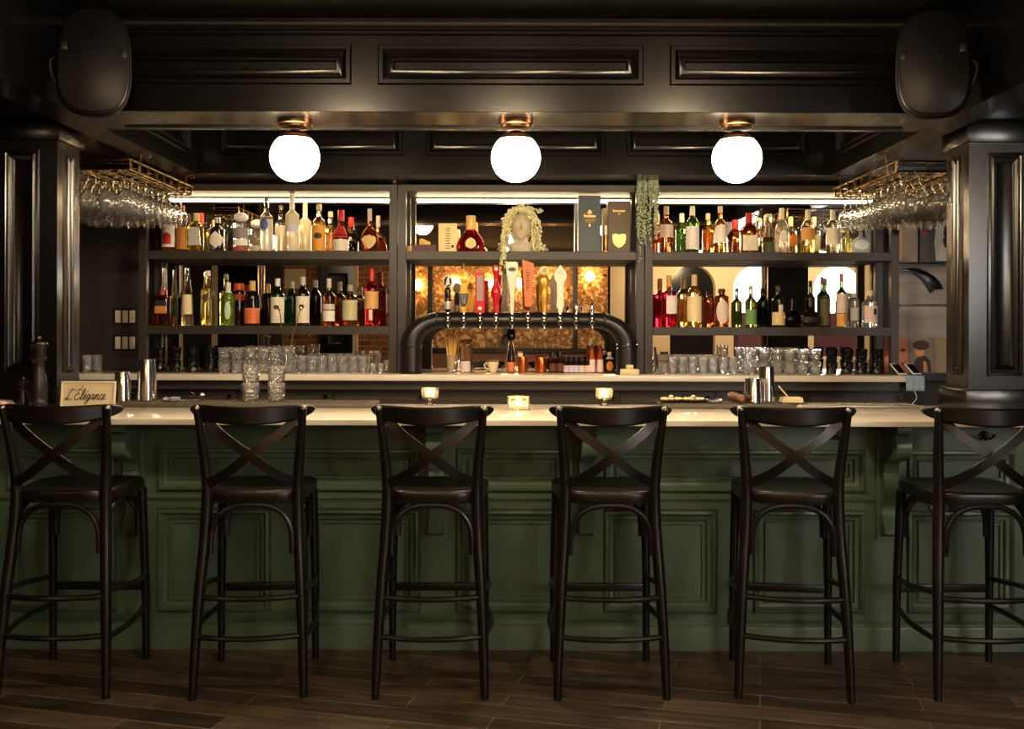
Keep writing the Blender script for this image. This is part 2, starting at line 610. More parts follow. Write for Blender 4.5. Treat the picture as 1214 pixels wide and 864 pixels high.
FL = [(-1.74, -1.42), (-1.34, -0.17), (-0.09, 1.00), (1.08, 1.58)]
FLL = ['narrow gold floral panel at the brick end of the mural', 'wide gold floral mural panel beside the narrow one', 'gold floral mural panel near the middle of the mirror', 'gold floral mural panel beside the cream wall']
for (a, b), lb in zip(FL, FLL):
    p = MB().box(a, b, RS, RS + 0.02, 1.115, 2.62).build('mural_panel', M['floral'])
    f = MB()
    for (u0, u1, v0, v1) in ((a - 0.04, a, 1.115, 2.66), (b, b + 0.04, 1.115, 2.66), (a - 0.04, b + 0.04, 2.62, 2.66)):
        f.box(u0, u1, RS, RS + 0.035, v0, v1)
    f.build('frame', M['black'], p)
    tag(p, lb, 'wall panel', 'gold floral panels opposite the bar')
SX = [(-1.58, 2.06), (-0.95, 2.1), (-0.39, 2.1), (0.12, 2.1), (0.65, 2.12), (1.28, 2.22)]
SL = ['glowing wall sconce nearest the brick wall in the mirror', 'second glowing sconce from the brick wall in the mirror', 'third glowing sconce from the brick wall in the mirror',
      'glowing sconce reflected beside the white tap handle', 'glowing sconce reflected behind the gold tap handle', 'glowing sconce reflected near the cream wall end']
for (x, z), lb in zip(SX, SL):
    s = empty('wall_sconce', (x, RS + 0.02, z))
    MB().lathe([(0.045, 0), (0.045, 0.012)], 16).build('backplate', M['brass'], s).rotation_euler = (-PI / 2, 0, 0)
    MB().tube([(0, 0.01, 0), (0, 0.09, -0.01), (0, 0.1, 0.03)], 0.008, 6).build('arm', M['brass'], s)
    MB().ball((0, 0.1, 0.09), 0.075, 16, 10).build('bulb', M['sconce'], s)
    tag(s, lb, 'wall light', 'sconces on the floral panels')

# door and dark pilasters opposite the bar
dr = MB().paneled(-3.16, -2.66, 0.02, 2.5, [(-3.08, -2.74, 0.2, 1.0), (-3.08, -2.74, 1.15, 2.35)], [(0, 0), (0.02, -0.015), (0.05, -0.02)], lambda u, v, d: (u, RS + 0.06 + d, v)).build('door_1', M['black'])
struct(dr, 'dark panelled door in the brick wall, seen in the mirror', 'door')
for k, xx in enumerate((-3.2, -2.62)):
    t = MB().box(xx - 0.04, xx + 0.04, RS, RS + 0.08, 0, 2.56).build('trim_%d' % (k + 2), M['cream' if k else 'black'])
    struct(t, 'door casing beside the dark panelled door' if k else 'black door casing on the hinge side of the panelled door', 'trim')
for k, xx in enumerate((-5.55, -4.95, -4.4)):
    t = MB().box(xx - 0.05, xx + 0.05, RS, RS + 0.08, 0, 2.6).build('trim_%d' % (k + 4), M['cream'])
    struct(t, ['pale upright casing farthest along the dark wall', 'pale upright casing in the middle of the dark wall', 'pale upright casing close to the brick wall'][k], 'trim')
pic = MB().box(-3.8, -3.45, RS + 0.002, RS + 0.03, 2.1, 2.42).build('picture', M['cream'])
tag(pic, 'plain beige panel hung on the brick wall', 'picture')

# ------------------------------------------------------------------ beams, coffer and columns round the bar opening
PB = 1.90 ; SO = 2.356 ; YB = 4.25 ; CX0 = 2.13                                          # half width of the opening
MOULD = [(0, 0), (0.006, 0.012), (0.022, 0.012), (0.03, 0.004), (0.042, -0.010), (0.052, -0.004), (0.066, -0.004), (0.072, -0.016)]
mp = YB / F
def zf(py): return Z(py, YB)
hol = [((a - HX) * mp, (b - HX) * mp, zf(101), zf(53)) for a, b in ((101, 416), (447, 762), (793, 1108))]
fb = MB().paneled(-PB, PB, SO, CE, hol, MOULD, lambda u, v, d: (u, YB - d, v))
fb.box(-PB, PB, YB + 0.02, 4.65, SO, CE)
fb.box(-PB, PB, YB, YB + 0.02, SO, SO + 0.002)
fb.build('beam_front', M['black'])
struct(bpy.data.objects['beam_front'], 'black panelled front beam above the bar with raised moulding', 'beam')
CRP = [(-0.002, 0), (-0.05, 0), (-0.05, -0.012), (-0.035, -0.02), (-0.022, -0.033), (-0.022, -0.039), (-0.012, -0.043), (-0.012, -0.055), (-0.002, -0.06)]
cr = MB().prism([(YB + a, CE - 0.004 + b) for a, b in CRP], -PB, PB, 'x').build('trim_7', M['black'])
struct(cr, 'black crown moulding along the top of the front beam', 'trim')
bd = MB().box(-PB + 0.12, PB - 0.12, 4.56, 4.575, SO - 0.008, SO + 0.001).build('trim_8', flat((8, 7, 6), 0.6))  # proud dark strip, its colour standing for the shade in a groove
struct(bd, 'thin dark strip standing for a shaded groove under the front beam', 'trim')
mp2 = 5.95 / F
hol = [((a - HX) * mp2, (b - HX) * mp2, Z(185, 5.95), 2.65) for a, b in ((259, 477), (504, 717), (742, 957))]
bb = MB().paneled(-PB, PB, SO, CE, hol, MOULD, lambda u, v, d: (u, 5.95 - d, v))
bb.box(-2.48, 2.48, 5.97, RN, SO, CE)
bb.box(-PB, PB, 5.95, 5.97, SO, SO + 0.002)
bb.build('beam_back', M['black'])
struct(bpy.data.objects['beam_back'], 'black panelled bulkhead above the bottle shelves', 'beam')
for s, nm in ((-1, 'beam_left'), (1, 'beam_right')):
    sb = MB()
    sb.paneled(4.65, 5.95, SO, CE, [(4.75, 5.85, 2.45, 2.65)], MOULD, lambda u, v, d, s=s: (s * (PB - d), u, v))
    sb.paneled(1.0, YB, SO, CE, [(1.2, 2.2, zf(101), zf(53)), (2.35, 3.5, zf(101), zf(53))], MOULD, lambda u, v, d, s=s: (s * (PB - d), u, v))
    a, b = sorted((s * (PB + 0.02), s * (PB + 0.15)))
    sb.box(a, b, 1.0, 5.95, SO, CE)
    a, b = sorted((s * PB, s * (PB + 0.02)))
    sb.box(a, b, 1.0, 5.95, SO, SO + 0.002)
    sb.build(nm, M['black'])
    struct(bpy.data.objects[nm], 'black panelled side beam running towards the %s column' % nm[5:], 'beam')
    a, b = sorted((s * (PB + 0.17), s * (PB + 0.585)))
    o = MB().box(a, b, 1.0, RN - 0.002, 2.412, CE).build('trim_%d' % (9 if s < 0 else 10), M['black'])
    struct(o, 'outer black boxing carried by the %s column' % nm[5:], 'trim')

CMOULD = [(0, 0), (0.004, 0.010), (0.014, 0.012), (0.02, 0.004), (0.028, 0.010), (0.036, 0.004), (0.044, -0.006), (0.052, -0.012)]
def column(s):
    y0, y1, x0, x1 = 4.65, 4.89, CX0, CX0 + 0.335
    nm = 'column_left' if s < 0 else 'column_right'
    root = MB()
    zb, zt = 1.053, 2.40
    z0, z1 = Z(444, 4.65), Z(179, 4.65)
    root.paneled(x0, x1, zb, zt, [(x0 + 0.083, x1 - 0.083, z0, z1)], CMOULD, lambda u, v, d: (s * u, y0 - d, v))
    root.paneled(y0, y1, zb, zt, [(y0 + 0.072, y1 - 0.072, z0, z1)], CMOULD[:6] + [(0.040, -0.01)], lambda u, v, d: (s * (x0 - d), u, v))
    a, b = sorted((s * (x0 + 0.02), s * x1))
    root.box(a, b, y0 + 0.02, y1, zb, zt)
    o = root.build(nm, M['black'])
    cap = MB().box(s * (x0 - 0.018), s * (x1 + 0.018), y0 - 0.018, y1 + 0.018, 2.305, 2.4115).build('capital', M['black'], o, bevel=0.004)
    base = MB()
    base.box(s * (x0 - 0.028), s * (x1 + 0.028), y0 - 0.028, y1 + 0.028, zb, 1.155)
    base.build('base', M['black'], o, bevel=0.006)
    struct(o, 'black panelled square column standing on the %s end of the bar' % ('left' if s < 0 else 'right'), 'column')
column(-1)
column(1)

# ------------------------------------------------------------------ bar counter
mb_ = 4.45 / F
def bx_(px): return (px - HX) * mb_
def bz_(py): return Z(py, 4.45)
bar = empty('bar_counter', (0, 4.45, 0))
bays = [((-150, -20),), ((9, 139),), ((187, 499),), ((541, 672),), ((716, 1026),), ((1075, 1205),), ((1234, 1364),)]
up = [b[0] for b in bays]
lo_ = [(-150, -20), (9, 139), (187, 322), (364, 499), (541, 672), (716, 851), (893, 1026), (1075, 1205), (1234, 1364)]
hol = [(bx_(a), bx_(b), bz_(583), bz_(531)) for a, b in up] + [(bx_(a), bx_(b), bz_(726), bz_(603)) for a, b in lo_]
BM = [(0, 0), (0.002, -0.008), (0.006, -0.008), (0.008, 0.016), (0.018, 0.020), (0.026, 0.012), (0.030, 0.002), (0.044, -0.002), (0.050, -0.016), (0.056, -0.018), (0.058, -0.006), (0.066, -0.006), (0.069, -0.018)]
fp = MB().paneled(-3.0, 3.0, 0.0, 1.02, hol, BM, lambda u, v, d: (u, -d, v))
fp.box(-3.0, 3.0, 0.03, 0.06, 0.0, 1.02)
fp.build('front_panel', M['green'], bar)
# rail between the two rows and base moulding
rl = MB().prism([(0, 0.687), (-0.006, 0.687), (-0.012, 0.681), (-0.012, 0.672), (-0.005, 0.668), (-0.005, 0.662), (0, 0.658)], -3.0, 3.0, 'x').build('rail', M['green'], bar)
pl = MB().prism([(0.001, 0), (-0.02, 0), (-0.02, 0.095), (-0.017, 0.105), (-0.012, 0.108), (-0.012, 0.118), (-0.006, 0.125), (0.001, 0.132)], -3.0, 3.0, 'x').build('plinth', M['green'], bar)
MB().box(-3.0, 3.0, 0.06, 0.35, 0.0, 0.98).build('body', M['black'], bar)
# corbels: upper volute, hollow, lower scroll on the face
def corbel_poly():
    upper = [(0.0, 1.02), (-0.2, 1.02), (-0.205, 1.0), (-0.2, 0.985)]
    for k in range(9):
        a = PI * 0.5 - k * PI / 8
        upper.append((-0.155 - 0.05 * math.cos(a - PI / 2 + PI / 2) * 1.0, 0.925 + 0.055 * math.sin(a)))
    low = [(-0.12, 0.86), (-0.08, 0.855), (-0.06, 0.84), (-0.052, 0.80)]
    for k in range(15):
        t = k / 14
        z = 0.80 - 0.27 * t
        low.append((-0.045 - 0.022 * math.sin(t * 2.4 * PI), z))
    low += [(-0.03, 0.515), (-0.012, 0.508), (0.0, 0.506)]
    return upper + low
CP = corbel_poly()
for px in (160, 518, 695, 1052):
    cx = bx_(px)
    c = MB().prism(CP, -0.033, 0.033, 'x').build('corbel', M['green'], bar, bevel=0.004, bseg=1)
    c.location = (cx, -0.001, 0)
    c2 = MB().prism([(p[0] * 0.6 - 0.001, 0.5 + (p[1] - 0.506) * 1.0) for p in [(0, 0.5), (-0.02, 0.5), (-0.02, 1.02), (0, 1.02)]], -0.052, 0.052, 'x').build('backplate', M['green'], c)
# coat hooks
for px in (335, 988, 1166):
    cx, zz = bx_(px), bz_(512)
    h = MB()
    h.lathe([(0.013, 0), (0.013, 0.006), (0.006, 0.01), (0.006, 0.03), (0.011, 0.036), (0.004, 0.042)], 12)
    h.tube(smoothpath([(0, 0.012, 0.012), (0, -0.012, 0.024), (0, -0.03, 0.032)], 4), 0.006, 6)
    for s in (-1, 1):
        h.tube(smoothpath([(0, -0.01, 0.01), (s * 0.018, -0.022, 0.02), (s * 0.03, -0.012, 0.034)], 4), 0.006, 6)
        h.ball((s * 0.031, -0.008, 0.036), 0.0095, 8, 6)
    o = h.build('coat_hook', M['bronze'], bar)
    o.location = (cx, 0, zz)
    o.rotation_euler = (PI / 2, 0, 0)
tag(bar, 'long dark green panelled bar front with scroll corbels', 'bar counter')
top = MB().box(-3.0, 3.0, 4.15, 5.03, 1.026, 1.05).build('stone_worktop', M['stone'], bevel=0.003)
tag(top, 'glossy white stone slab along the green bar', 'bar top')

# ------------------------------------------------------------------ bar stools
def make_stool():
    r = empty('bar_stool')
    W = M['wood']
    out = []
    def ring(sc_, z, cy=0.03):
        pts = []
        for k in range(40):
            a = 2 * PI * k / 40
            ca, sa = math.cos(a), math.sin(a)
            q = 1.0 / (abs(ca) ** 4.6 + abs(sa) ** 4.6) ** (1 / 4.6)
            y = 0.205 * q * sa * sc_
            x = (0.207 + 0.10 * y) * q * ca * sc_
            pts.append((x, cy + y, z))
        return pts
    mb = MB()
    prof = [(0.92, 0.742), (0.985, 0.747), (1.0, 0.758), (1.0, 0.782), (0.985, 0.791), (0.95, 0.794), (0.85, 0.789), (0.6, 0.783), (0.3, 0.78)]
    vs = []
    for s_, z in prof:
        vs += ring(s_, z)
    fs = []
    for i in range(len(prof) - 1):
        for k in range(40):
            fs.append((i * 40 + k, i * 40 + (k + 1) % 40, i * 40 + 40 + (k + 1) % 40, i * 40 + 40 + k))
    fs.append(tuple(range(40))[::-1])
    fs.append(tuple((len(prof) - 1) * 40 + k for k in range(40)))
    mb.add(vs, fs)
    mb.build('seat', W, r, angle=50)
    for s in (-1, 1):
        p = smoothpath([(s * .212, -.23, 0), (s * .205, -.212, .2), (s * .194, -.187, .42), (s * .181, -.158, .62), (s * .176, -.148, .76), (s * .179, -.152, .86), (s * .191, -.178, 1.0), (s * .204, -.208, 1.118)], 5)
        n = len(p)
        rr = [0.0148 + 0.0082 * math.sin(PI * min(1, i / (n - 1) * 1.05)) ** 0.8 for i in range(n)]
        lg = MB().tube(p, rr, 12).build('leg', W, r)
        MB().ball((s * .204, -.209, 1.118), 0.0142, 10, 6).build('post_cap', M['chrome_dark'], lg)
        # front leg
        MB().tube([(s * .190, .196, .745), (s * .191, .198, .70), (s * .199, .215, .35), (s * .2, .223, 0)], [.021, .020, .0175, .0145], 12).build('leg', W, r)
    # top rail
    mb = MB()
    N = 28
    vs, fs = [], []
    for i in range(N + 1):
        t = math.sin(PI / 2 * (-1 + 2 * i / N))
        x = .242 * t
        e = max(0.0, 1 - abs(t) ** 9)
        zt = 1.129 + .008 * t * t
        zb = 1.058 + .030 * t * t
        zm = (zt + zb) / 2
        hh = max(.004, (zt - zb) / 2 * e ** 0.5)
        yc = -.262 + .084 * (x / .203) ** 2
        th = .011
        for (dy, dz) in ((-th, -hh * .8), (-th, hh * .8), (-th * .5, hh), (th * .5, hh), (th, hh * .8), (th, -hh * .8), (th * .5, -hh), (-th * .5, -hh)):
            vs.append((x, yc + dy, zm + dz))
    for i in range(N):
        for k in range(8):
            fs.append((i * 8 + k, i * 8 + (k + 1) % 8, i * 8 + 8 + (k + 1) % 8, i * 8 + 8 + k))
    fs.append(tuple(range(8)))
    fs.append(tuple(N * 8 + k for k in range(8)))
    mb.add(vs, fs).build('top_rail', W, r, angle=28)
    # crossed straps
    for s in (1, -1):
        pts = smoothpath([(-s * .192, -.176, 1.098), (-s * .12, -.208 - .0, 1.025), (0, -.226, .937), (s * .09, -.205, .868), (s * .172, -.158, .82)], 8)
        vs, fs = [], []
        for i, p in enumerate(pts):
            a, b = pts[max(0, i - 1)], pts[min(len(pts) - 1, i + 1)]
            t = Vector((b.x - a.x, 0, b.z - a.z)).normalized()
            n = Vector((-t.z, 0, t.x))
            off = -0.006 if s < 0 else 0.006
            for (u, v) in ((-1, -1), (1, -1), (1, 1), (-1, 1)):
                vs.append(p + n * (.018 * u) + Vector((0, .0042 * v + off, 0)))
        for i in range(len(pts) - 1):
            for k in range(4):
                fs.append((i * 4 + k, i * 4 + (k + 1) % 4, i * 4 + 4 + (k + 1) % 4, i * 4 + 4 + k))
        fs.append((0, 1, 2, 3))
        e = (len(pts) - 1) * 4
        fs.append((e, e + 1, e + 2, e + 3))
        MB().add(vs, fs).build('cross_strap', W, r, angle=50)
    # bentwood hoops under the seat
    def hoop(f, hw):
        pts = [f(-hw, .545), f(-hw * 1.0, .575)]
        for k in range(17):
            a = PI * k / 16
            ca, sa = math.cos(a), math.sin(a)
            pts.append(f(-hw * math.copysign(abs(ca) ** .75, ca), .58 + .158 * sa ** .75))
        pts += [f(hw, .575), f(hw, .545)]
        return MB().tube(pts, .0115, 8)
    hoop(lambda u, z: (u, -.168, z), .158).build('hoop', W, r)
    hoop(lambda u, z: (u, .195, z), .172).build('hoop', W, r)
    for s in (-1, 1):
        hoop(lambda u, z, s=s: (s * .178, .022 + u, z), .17).build('hoop', W, r)
    # footrest stretchers
    for z, yy, xx in ((.385, -.195, .197), (.235, -.21, .204)):
        MB().tube(smoothpath([(-xx, yy, z), (-xx * .5, yy - .03, z), (0, yy - .04, z), (xx * .5, yy - .03, z), (xx, yy, z)], 5), .0115, 8).build('stretcher', W, r)
    for s in (-1, 1):
        MB().tube(smoothpath([(s * .196, -.19, .405), (s * .222, .0, .385), (s * .199, .215, .362)], 6), .0115, 8).build('stretcher', W, r)
        MB().tube(smoothpath([(s * .205, -.208, .225), (s * .23, .0, .235), (s * .2, .218, .245)], 6), .0115, 8).build('stretcher', W, r)
    MB().box(-.198, .198, .208, .228, .302, .336).build('footrest', W, r, bevel=.004)
    return r

M['chrome_dark'] = mat('worn nickel', rgb(150, 145, 138), 0.3, 1.0)
ST = [(-1.78, 4.075, 0), (-1.035, 4.075, -4.0), (-.316, 4.075, 0), (.383, 4.075, -1), (1.125, 4.075, 8), (1.858, 4.075, 0)]
SN = ['dark wooden cross-back bar stool in front of the small name sign', 'dark wooden cross-back bar stool below the two tall cut glasses',
      'dark wooden cross-back bar stool below the footed candle over the draft tap', 'dark wooden cross-back bar stool between the square candle and second footed candle',
      'dark wooden cross-back bar stool turned slightly, below the two steel tins', 'dark wooden cross-back bar stool cut by the frame beside the scroll corbel']
st0 = make_stool()
for i, (x, y, a) in enumerate(ST):
    o = st0 if i == 0 else copy_tree(st0)
    o.location = (x, y, 0)
    o.rotation_euler = (0, 0, math.radians(-a if i != 1 else 4.0))
    tag(o, SN[i], 'bar stool', 'cross-back stools along the bar')
# ------------------------------------------------------------------ back bar: counter, cabinets, shelving, mirrors
BC = 1.15                                          # back counter height
S1, S2 = 1.919, 1.446                              # upper and middle shelf tops
YF, YM = 6.27, 6.60                                # shelf fronts, mirror face
ct = MB().box(-2.95, X(1093, 6.08), 6.075, 6.645, 1.112, BC).build('stone_counter', M['stone'], bevel=0.004)
tag(ct, 'cream white stone counter under the bottle shelves', 'counter')
cab = empty('back_cabinet', (0, 6.16, 0))
cab_x0, cab_x1 = -2.9, 2.44
MB().box(cab_x0, cab_x1, 0.06, 0.42, 0.08, 1.111).build('body', M['black_satin'], cab)
MB().box(cab_x0, cab_x1, -0.03, 0.06, 1.055, 1.111).build('apron', M['black_satin'], cab)
MB().box(cab_x0 + 0.03, cab_x1 - 0.03, 0.1, 0.4, 0.0, 0.08).build('plinth', M['black'], cab)
nd = 9
for k in range(nd):
    a = cab_x0 + (cab_x1 - cab_x0) * k / nd + 0.012
    b = cab_x0 + (cab_x1 - cab_x0) * (k + 1) / nd - 0.012
    d = MB().paneled(a, b, 0.1, 1.04, [(a + 0.06, b - 0.06, 0.16, 0.98)], [(0, 0), (0.008, -0.008), (0.02, -0.008)], lambda u, v, q: (u, 0.04 - q, v))
    d.box(a, b, 0.041, 0.058, 0.1, 1.04)
    d = d.build('door', M['black_satin'], cab)
    MB().lathe([(0.006, 0), (0.006, 0.018), (0.014, 0.022), (0.016, 0.03), (0.009, 0.038)], 12).build('knob', M['chrome'], d).matrix_local = Matrix.Translation((b - 0.03, 0.04, 1.005)) @ Matrix.Rotation(PI / 2, 4, 'X')
tag(cab, 'charcoal base cabinet with panelled doors below the back counter', 'cabinet')

def shelf_unit(x0, x1, shelves, label):
    r = empty('shelf_unit', ((x0 + x1) / 2, YF, BC))
    cx = (x0 + x1) / 2
    hw = (x1 - x0) / 2
    P = M['black_satin']
    for s in (-1, 1):
        a, b = sorted((s * hw, s * (hw - 0.05)))
        MB().box(a, b, 0, 0.045, 0.001, 2.338 - BC).build('post', P, r, bevel=0.002, bseg=1)
        MB().box(a, b, 0.275, 0.32, 0.001, 2.338 - BC).build('post', P, r, bevel=0.002, bseg=1)
    MB().box(-hw + 0.05, hw - 0.05, 0.0, 0.32, 2.296 - BC, 2.338 - BC).build('top_board', P, r, bevel=0.002, bseg=1)
    for z in shelves:
        MB().box(-hw + 0.05, hw - 0.05, -0.001, 0.318, z - 0.053 - BC, z - BC).build('shelf', P, r, bevel=0.002, bseg=1)
    MB().box(-hw + 0.09, hw - 0.06, 0.296, 0.312, 2.272 - BC, 2.284 - BC).build('light_strip', M['led'], r)
    MB().box(-hw + 0.07, hw - 0.06, 0.292, 0.316, 2.285 - BC, 2.295 - BC).build('strip_channel', flat((96, 80, 54), .6), r)
    tag(r, label, 'shelf unit', 'shelf units behind the bar')
    m = MB().box(x0 + 0.055, x1 - 0.055, YM, YM + 0.012, BC + 0.002, 2.29).build('mirror', M['mirror'], smooth=False)
    return m
UL = (X(164, YF), X(470.5, YF))
UC = (X(471.5, YF), X(763.5, YF))
UR = (X(764.5, YF), X(1066, YF))
tag(shelf_unit(*UL, (S1, S2), 'charcoal shelf unit by the light switches'), 'mirror behind the bottles by the light switches', 'mirror', 'back bar mirrors')
tag(shelf_unit(*UC, (S1,), 'charcoal shelf unit arching over the draft tap tower'), 'mirror behind the draft tap tower', 'mirror', 'back bar mirrors')
tag(shelf_unit(*UR, (S1, S2), 'charcoal shelf unit beside the record display'), 'mirror behind the bottles next to the record display', 'mirror', 'back bar mirrors')

# ------------------------------------------------------------------ globe ceiling lights
def globe_light(x, y, zmount, zc, r, gm, label, group):
    e = empty('globe_light', (x, y, zmount))
    h = zc - zmount
    MB().lathe([(0.074, -0.022), (0.078, -0.018), (0.078, -0.001)], 28).build('mount', M['bronze'], e)
    MB().lathe([(0.060, -0.036), (0.070, -0.033), (0.070, -0.0225)], 28).build('canopy_ring', M['bronze'], e)
    MB().lathe([(0.02, h + r * 0.92), (0.022, -0.05)], 16).build('neck', M['bronze'], e)
    MB().lathe([(r * 0.68, h + r * 0.74), (r * 0.67, h + r * 0.80), (r * 0.52, h + r * 0.93), (r * 0.30, h + r * 1.05), (0.022, h + r * 1.10)], 28).build('fitter', M['bronze'], e)
    MB().ball((0, 0, h), r, 40, 24).build('globe', gm, e)
    tag(e, label, 'ceiling light', group)
    return e
for px, lb in ((349, 'round opal globe ceiling light above the shelf unit by the switches'), (611, 'round opal globe ceiling light above the stone bust'), (873, 'round opal globe ceiling light above the red-capped whiskey')):
    globe_light(X(px, 4.43), 4.43, SO, Z(187, 4.43), 0.109, M['globe'], lb, 'globe lights under the front beam')
for x, y, lb in ((-0.98, 2.4, 'globe ceiling light over the room seen reflected above the purple box'), (0.0, 2.4, 'globe ceiling light over the room straight out from the stone bust'), (0.98, 2.4, 'globe ceiling light over the room straight out from the tall gift boxes'),
                 (-3.2, 0.2, 'globe ceiling light over the brick end of the room'), (2.9, -2.2, 'added globe fill light in front of the first cream arch'), (4.75, -2.2, 'added globe fill light between the two daylit arches')):  # the last two are added, unseen globes that brighten the cream wall
    globe_light(x, y, CE - 0.001, 2.56, 0.109, M['archfill'] if x > 2 else M['dimglobe'] if x < -2 else M['roomglobe'], lb, 'globe lights over the room')

# ------------------------------------------------------------------ loudspeakers
def speaker(s, label):
    q_ = 0.895
    r = empty('loudspeaker', (s * X(1105, 3.96), 3.96, Z(75, 3.96)))
    def outline(sx, sz, n=2.9, N=48):
        o = []
        for k in range(N):
            a = 2 * PI * k / N
            ca, sa = math.cos(a), math.sin(a)
            q = 1.0 / (abs(ca) ** n + abs(sa) ** n) ** (1 / n)
            o.append((sx * q * ca * (1 - 0.06 * sa), sz * q * sa))
        return o
    def loft(layers, m, nm, parent):
        vs, fs = [], []
        N = 48
        for sx, sz, y in layers:
            vs += [(x, y, z) for x, z in outline(sx, sz)]
        for i in range(len(layers) - 1):
            for k in range(N):
                fs.append((i * N + k, i * N + (k + 1) % N, i * N + N + (k + 1) % N, i * N + N + k))
        fs.append(tuple(range(N)))
        fs.append(tuple((len(layers) - 1) * N + k for k in range(N)))
        return MB().add(vs, fs).build(nm, m, parent, angle=50)
    loft([(0.150, 0.242, -0.02), (0.156, 0.248, -0.008), (0.156, 0.248, 0.0), (0.15, 0.242, 0.03), (0.11, 0.2, 0.17), (0.09, 0.17, 0.2)], M['ceiling'], 'cabinet', r)
    loft([(0.138, 0.23, -0.034), (0.147, 0.239, -0.027), (0.148, 0.240, -0.019)], M['grille'], 'grille', r)
    for u, zz in ((-s * -0.12, 0.055), (-s * 0.125, 0.035)):
        MB().box(u - 0.014, u + 0.014, -0.04, -0.034, zz - 0.02, zz + 0.02).build('screw_cover', flat((6, 6, 6), 0.5), r, bevel=0.003)
    a, b = sorted((s * 0.09, s * 0.175))
    MB().box(a, b, 0.06, 0.075, -0.08, 0.1).build('bracket', M['ceiling'], r)
    MB().tube(smoothpath([(s * 0.12, 0.1, 0.05), (s * 0.19, 0.06, 0.02), (s * 0.17, 0.04, -0.08), (s * 0.12, 0.1, -0.12)], 6), 0.005, 6).build('cable', flat((60, 56, 50), 0.4), r)
    r.rotation_euler = (math.radians(-6), 0, -s * math.radians(14))
    r.scale = (q_, q_, q_)
    tag(r, label, 'loudspeaker', 'speakers on the side beams')
speaker(-1, 'black oval wall loudspeaker above the column beside the name sign')
speaker(1, 'black oval wall loudspeaker above the column beside the record display')

# ------------------------------------------------------------------ hanging glass racks with stemware
gp = []
for r_, z_ in ((0.033, 0.0), (0.034, -0.002), (0.012, -0.006), (0.0042, -0.014), (0.0038, -0.06), (0.0045, -0.092), (0.014, -0.104), (0.03, -0.122), (0.0385, -0.145), (0.039, -0.165), (0.034, -0.195), (0.031, -0.213)):
    gp.append((r_, z_))
inner = [(0.0298, -0.213), (0.0328, -0.195), (0.0376, -0.165), (0.037, -0.146), (0.0285, -0.124), (0.012, -0.108), (0.0005, -0.103)]
wg = MB().lathe(gp + inner, 18)
def wine_glass():
    m = MB()
    m.lathe(gp + inner, 18)
    return m.build('hanging_wine_glass', M['stem'], angle=80)
proto_glass = None
for s in (-1, 1):
    x_in, x_out, y0, y1, zr = 1.962, 2.56, 5.10, 6.08, 2.243
    e = empty('glass_rack', (s * x_in, y0, zr))
    side = MB()
    for xx in (0.0, x_out - x_in):
        m = MB()
        m.tube([(s * xx, -0.02, 0.052), (s * xx, y1 - y0 + 0.02, 0.052)], 0.006, 6)
        m.tube([(s * xx, 0, 0.0), (s * xx, y1 - y0, 0.0)], 0.005, 6)
        for k in range(9):
            yy = (y1 - y0) * (k + 0.1) / 8.2
            m.box(s * xx - 0.005, s * xx + 0.005, yy - 0.011, yy + 0.011, 0, 0.052)
        m.build('side_rail', M['brass'], e)
    for yy in (0.0, y1 - y0):
        m = MB()
        m.tube([(0, yy, 0.052), (s * (x_out - x_in), yy, 0.052)], 0.006, 6)
        m.tube([(0, yy, 0.0), (s * (x_out - x_in), yy, 0.0)], 0.005, 6)
        m.build('end_rail', M['brass'], e)
    lanes = [0.05 + 0.098 * k for k in range(6)]
    for lx in lanes:
        m = MB()
        for d in (-0.016, 0.016):
            m.tube([(s * (lx + d), 0, -0.004), (s * (lx + d), y1 - y0, -0.004)], 0.003, 6)
        m.build('glass_runner', M['brass'], e)
    m = MB()
    for k in range(7):
        yy = (y1 - y0) * k / 6
        m.tube([(0, yy, 0.03), (s * (x_out - x_in), yy, 0.03)], 0.003, 6)
    m.build('cross_wire', M['brass'], e)
    for yy in (0.14, 0.86):
        h = MB().tube([(0, yy, 0.0), (0, yy, 0.104)], 0.006, 6).build('hanger_rod', M['brass'], e)
        MB().tube(smoothpath([(0, yy, 0.095), (s * -0.025, yy, 0.1), (s * -0.04, yy, 0.108), (s * -0.05, yy, 0.09), (s * -0.03, yy, 0.084)], 5), 0.004, 6).build('hook', M['bronze'], h)
    tag(e, 'brass hanging glass rack over the back counter by the %s' % ('light switches' if s < 0 else 'record display'), 'glass rack', 'brass stemware racks')
    for lx in lanes:
        for k in range(10):
            y = y0 + 0.06 + 0.097 * k
            x = s * (x_in + lx)
            px = HX + x * F / y
            if px < 84 or px > 1130:
                continue
            if proto_glass is None:
                proto_glass = wine_glass()
                g = proto_glass
            else:
                g = copy_tree(proto_glass)
            g.location = (x, y, zr + 0.007)
            g.rotation_euler = (0, 0, random.random() * 6)
            tag(g, 'clear stemmed wine glass hanging upside down from the brass rack by the %s' % ('light switches' if s < 0 else 'record display'), 'wine glass', 'wine glasses hanging by the %s' % ('light switches' if s < 0 else 'record display'))

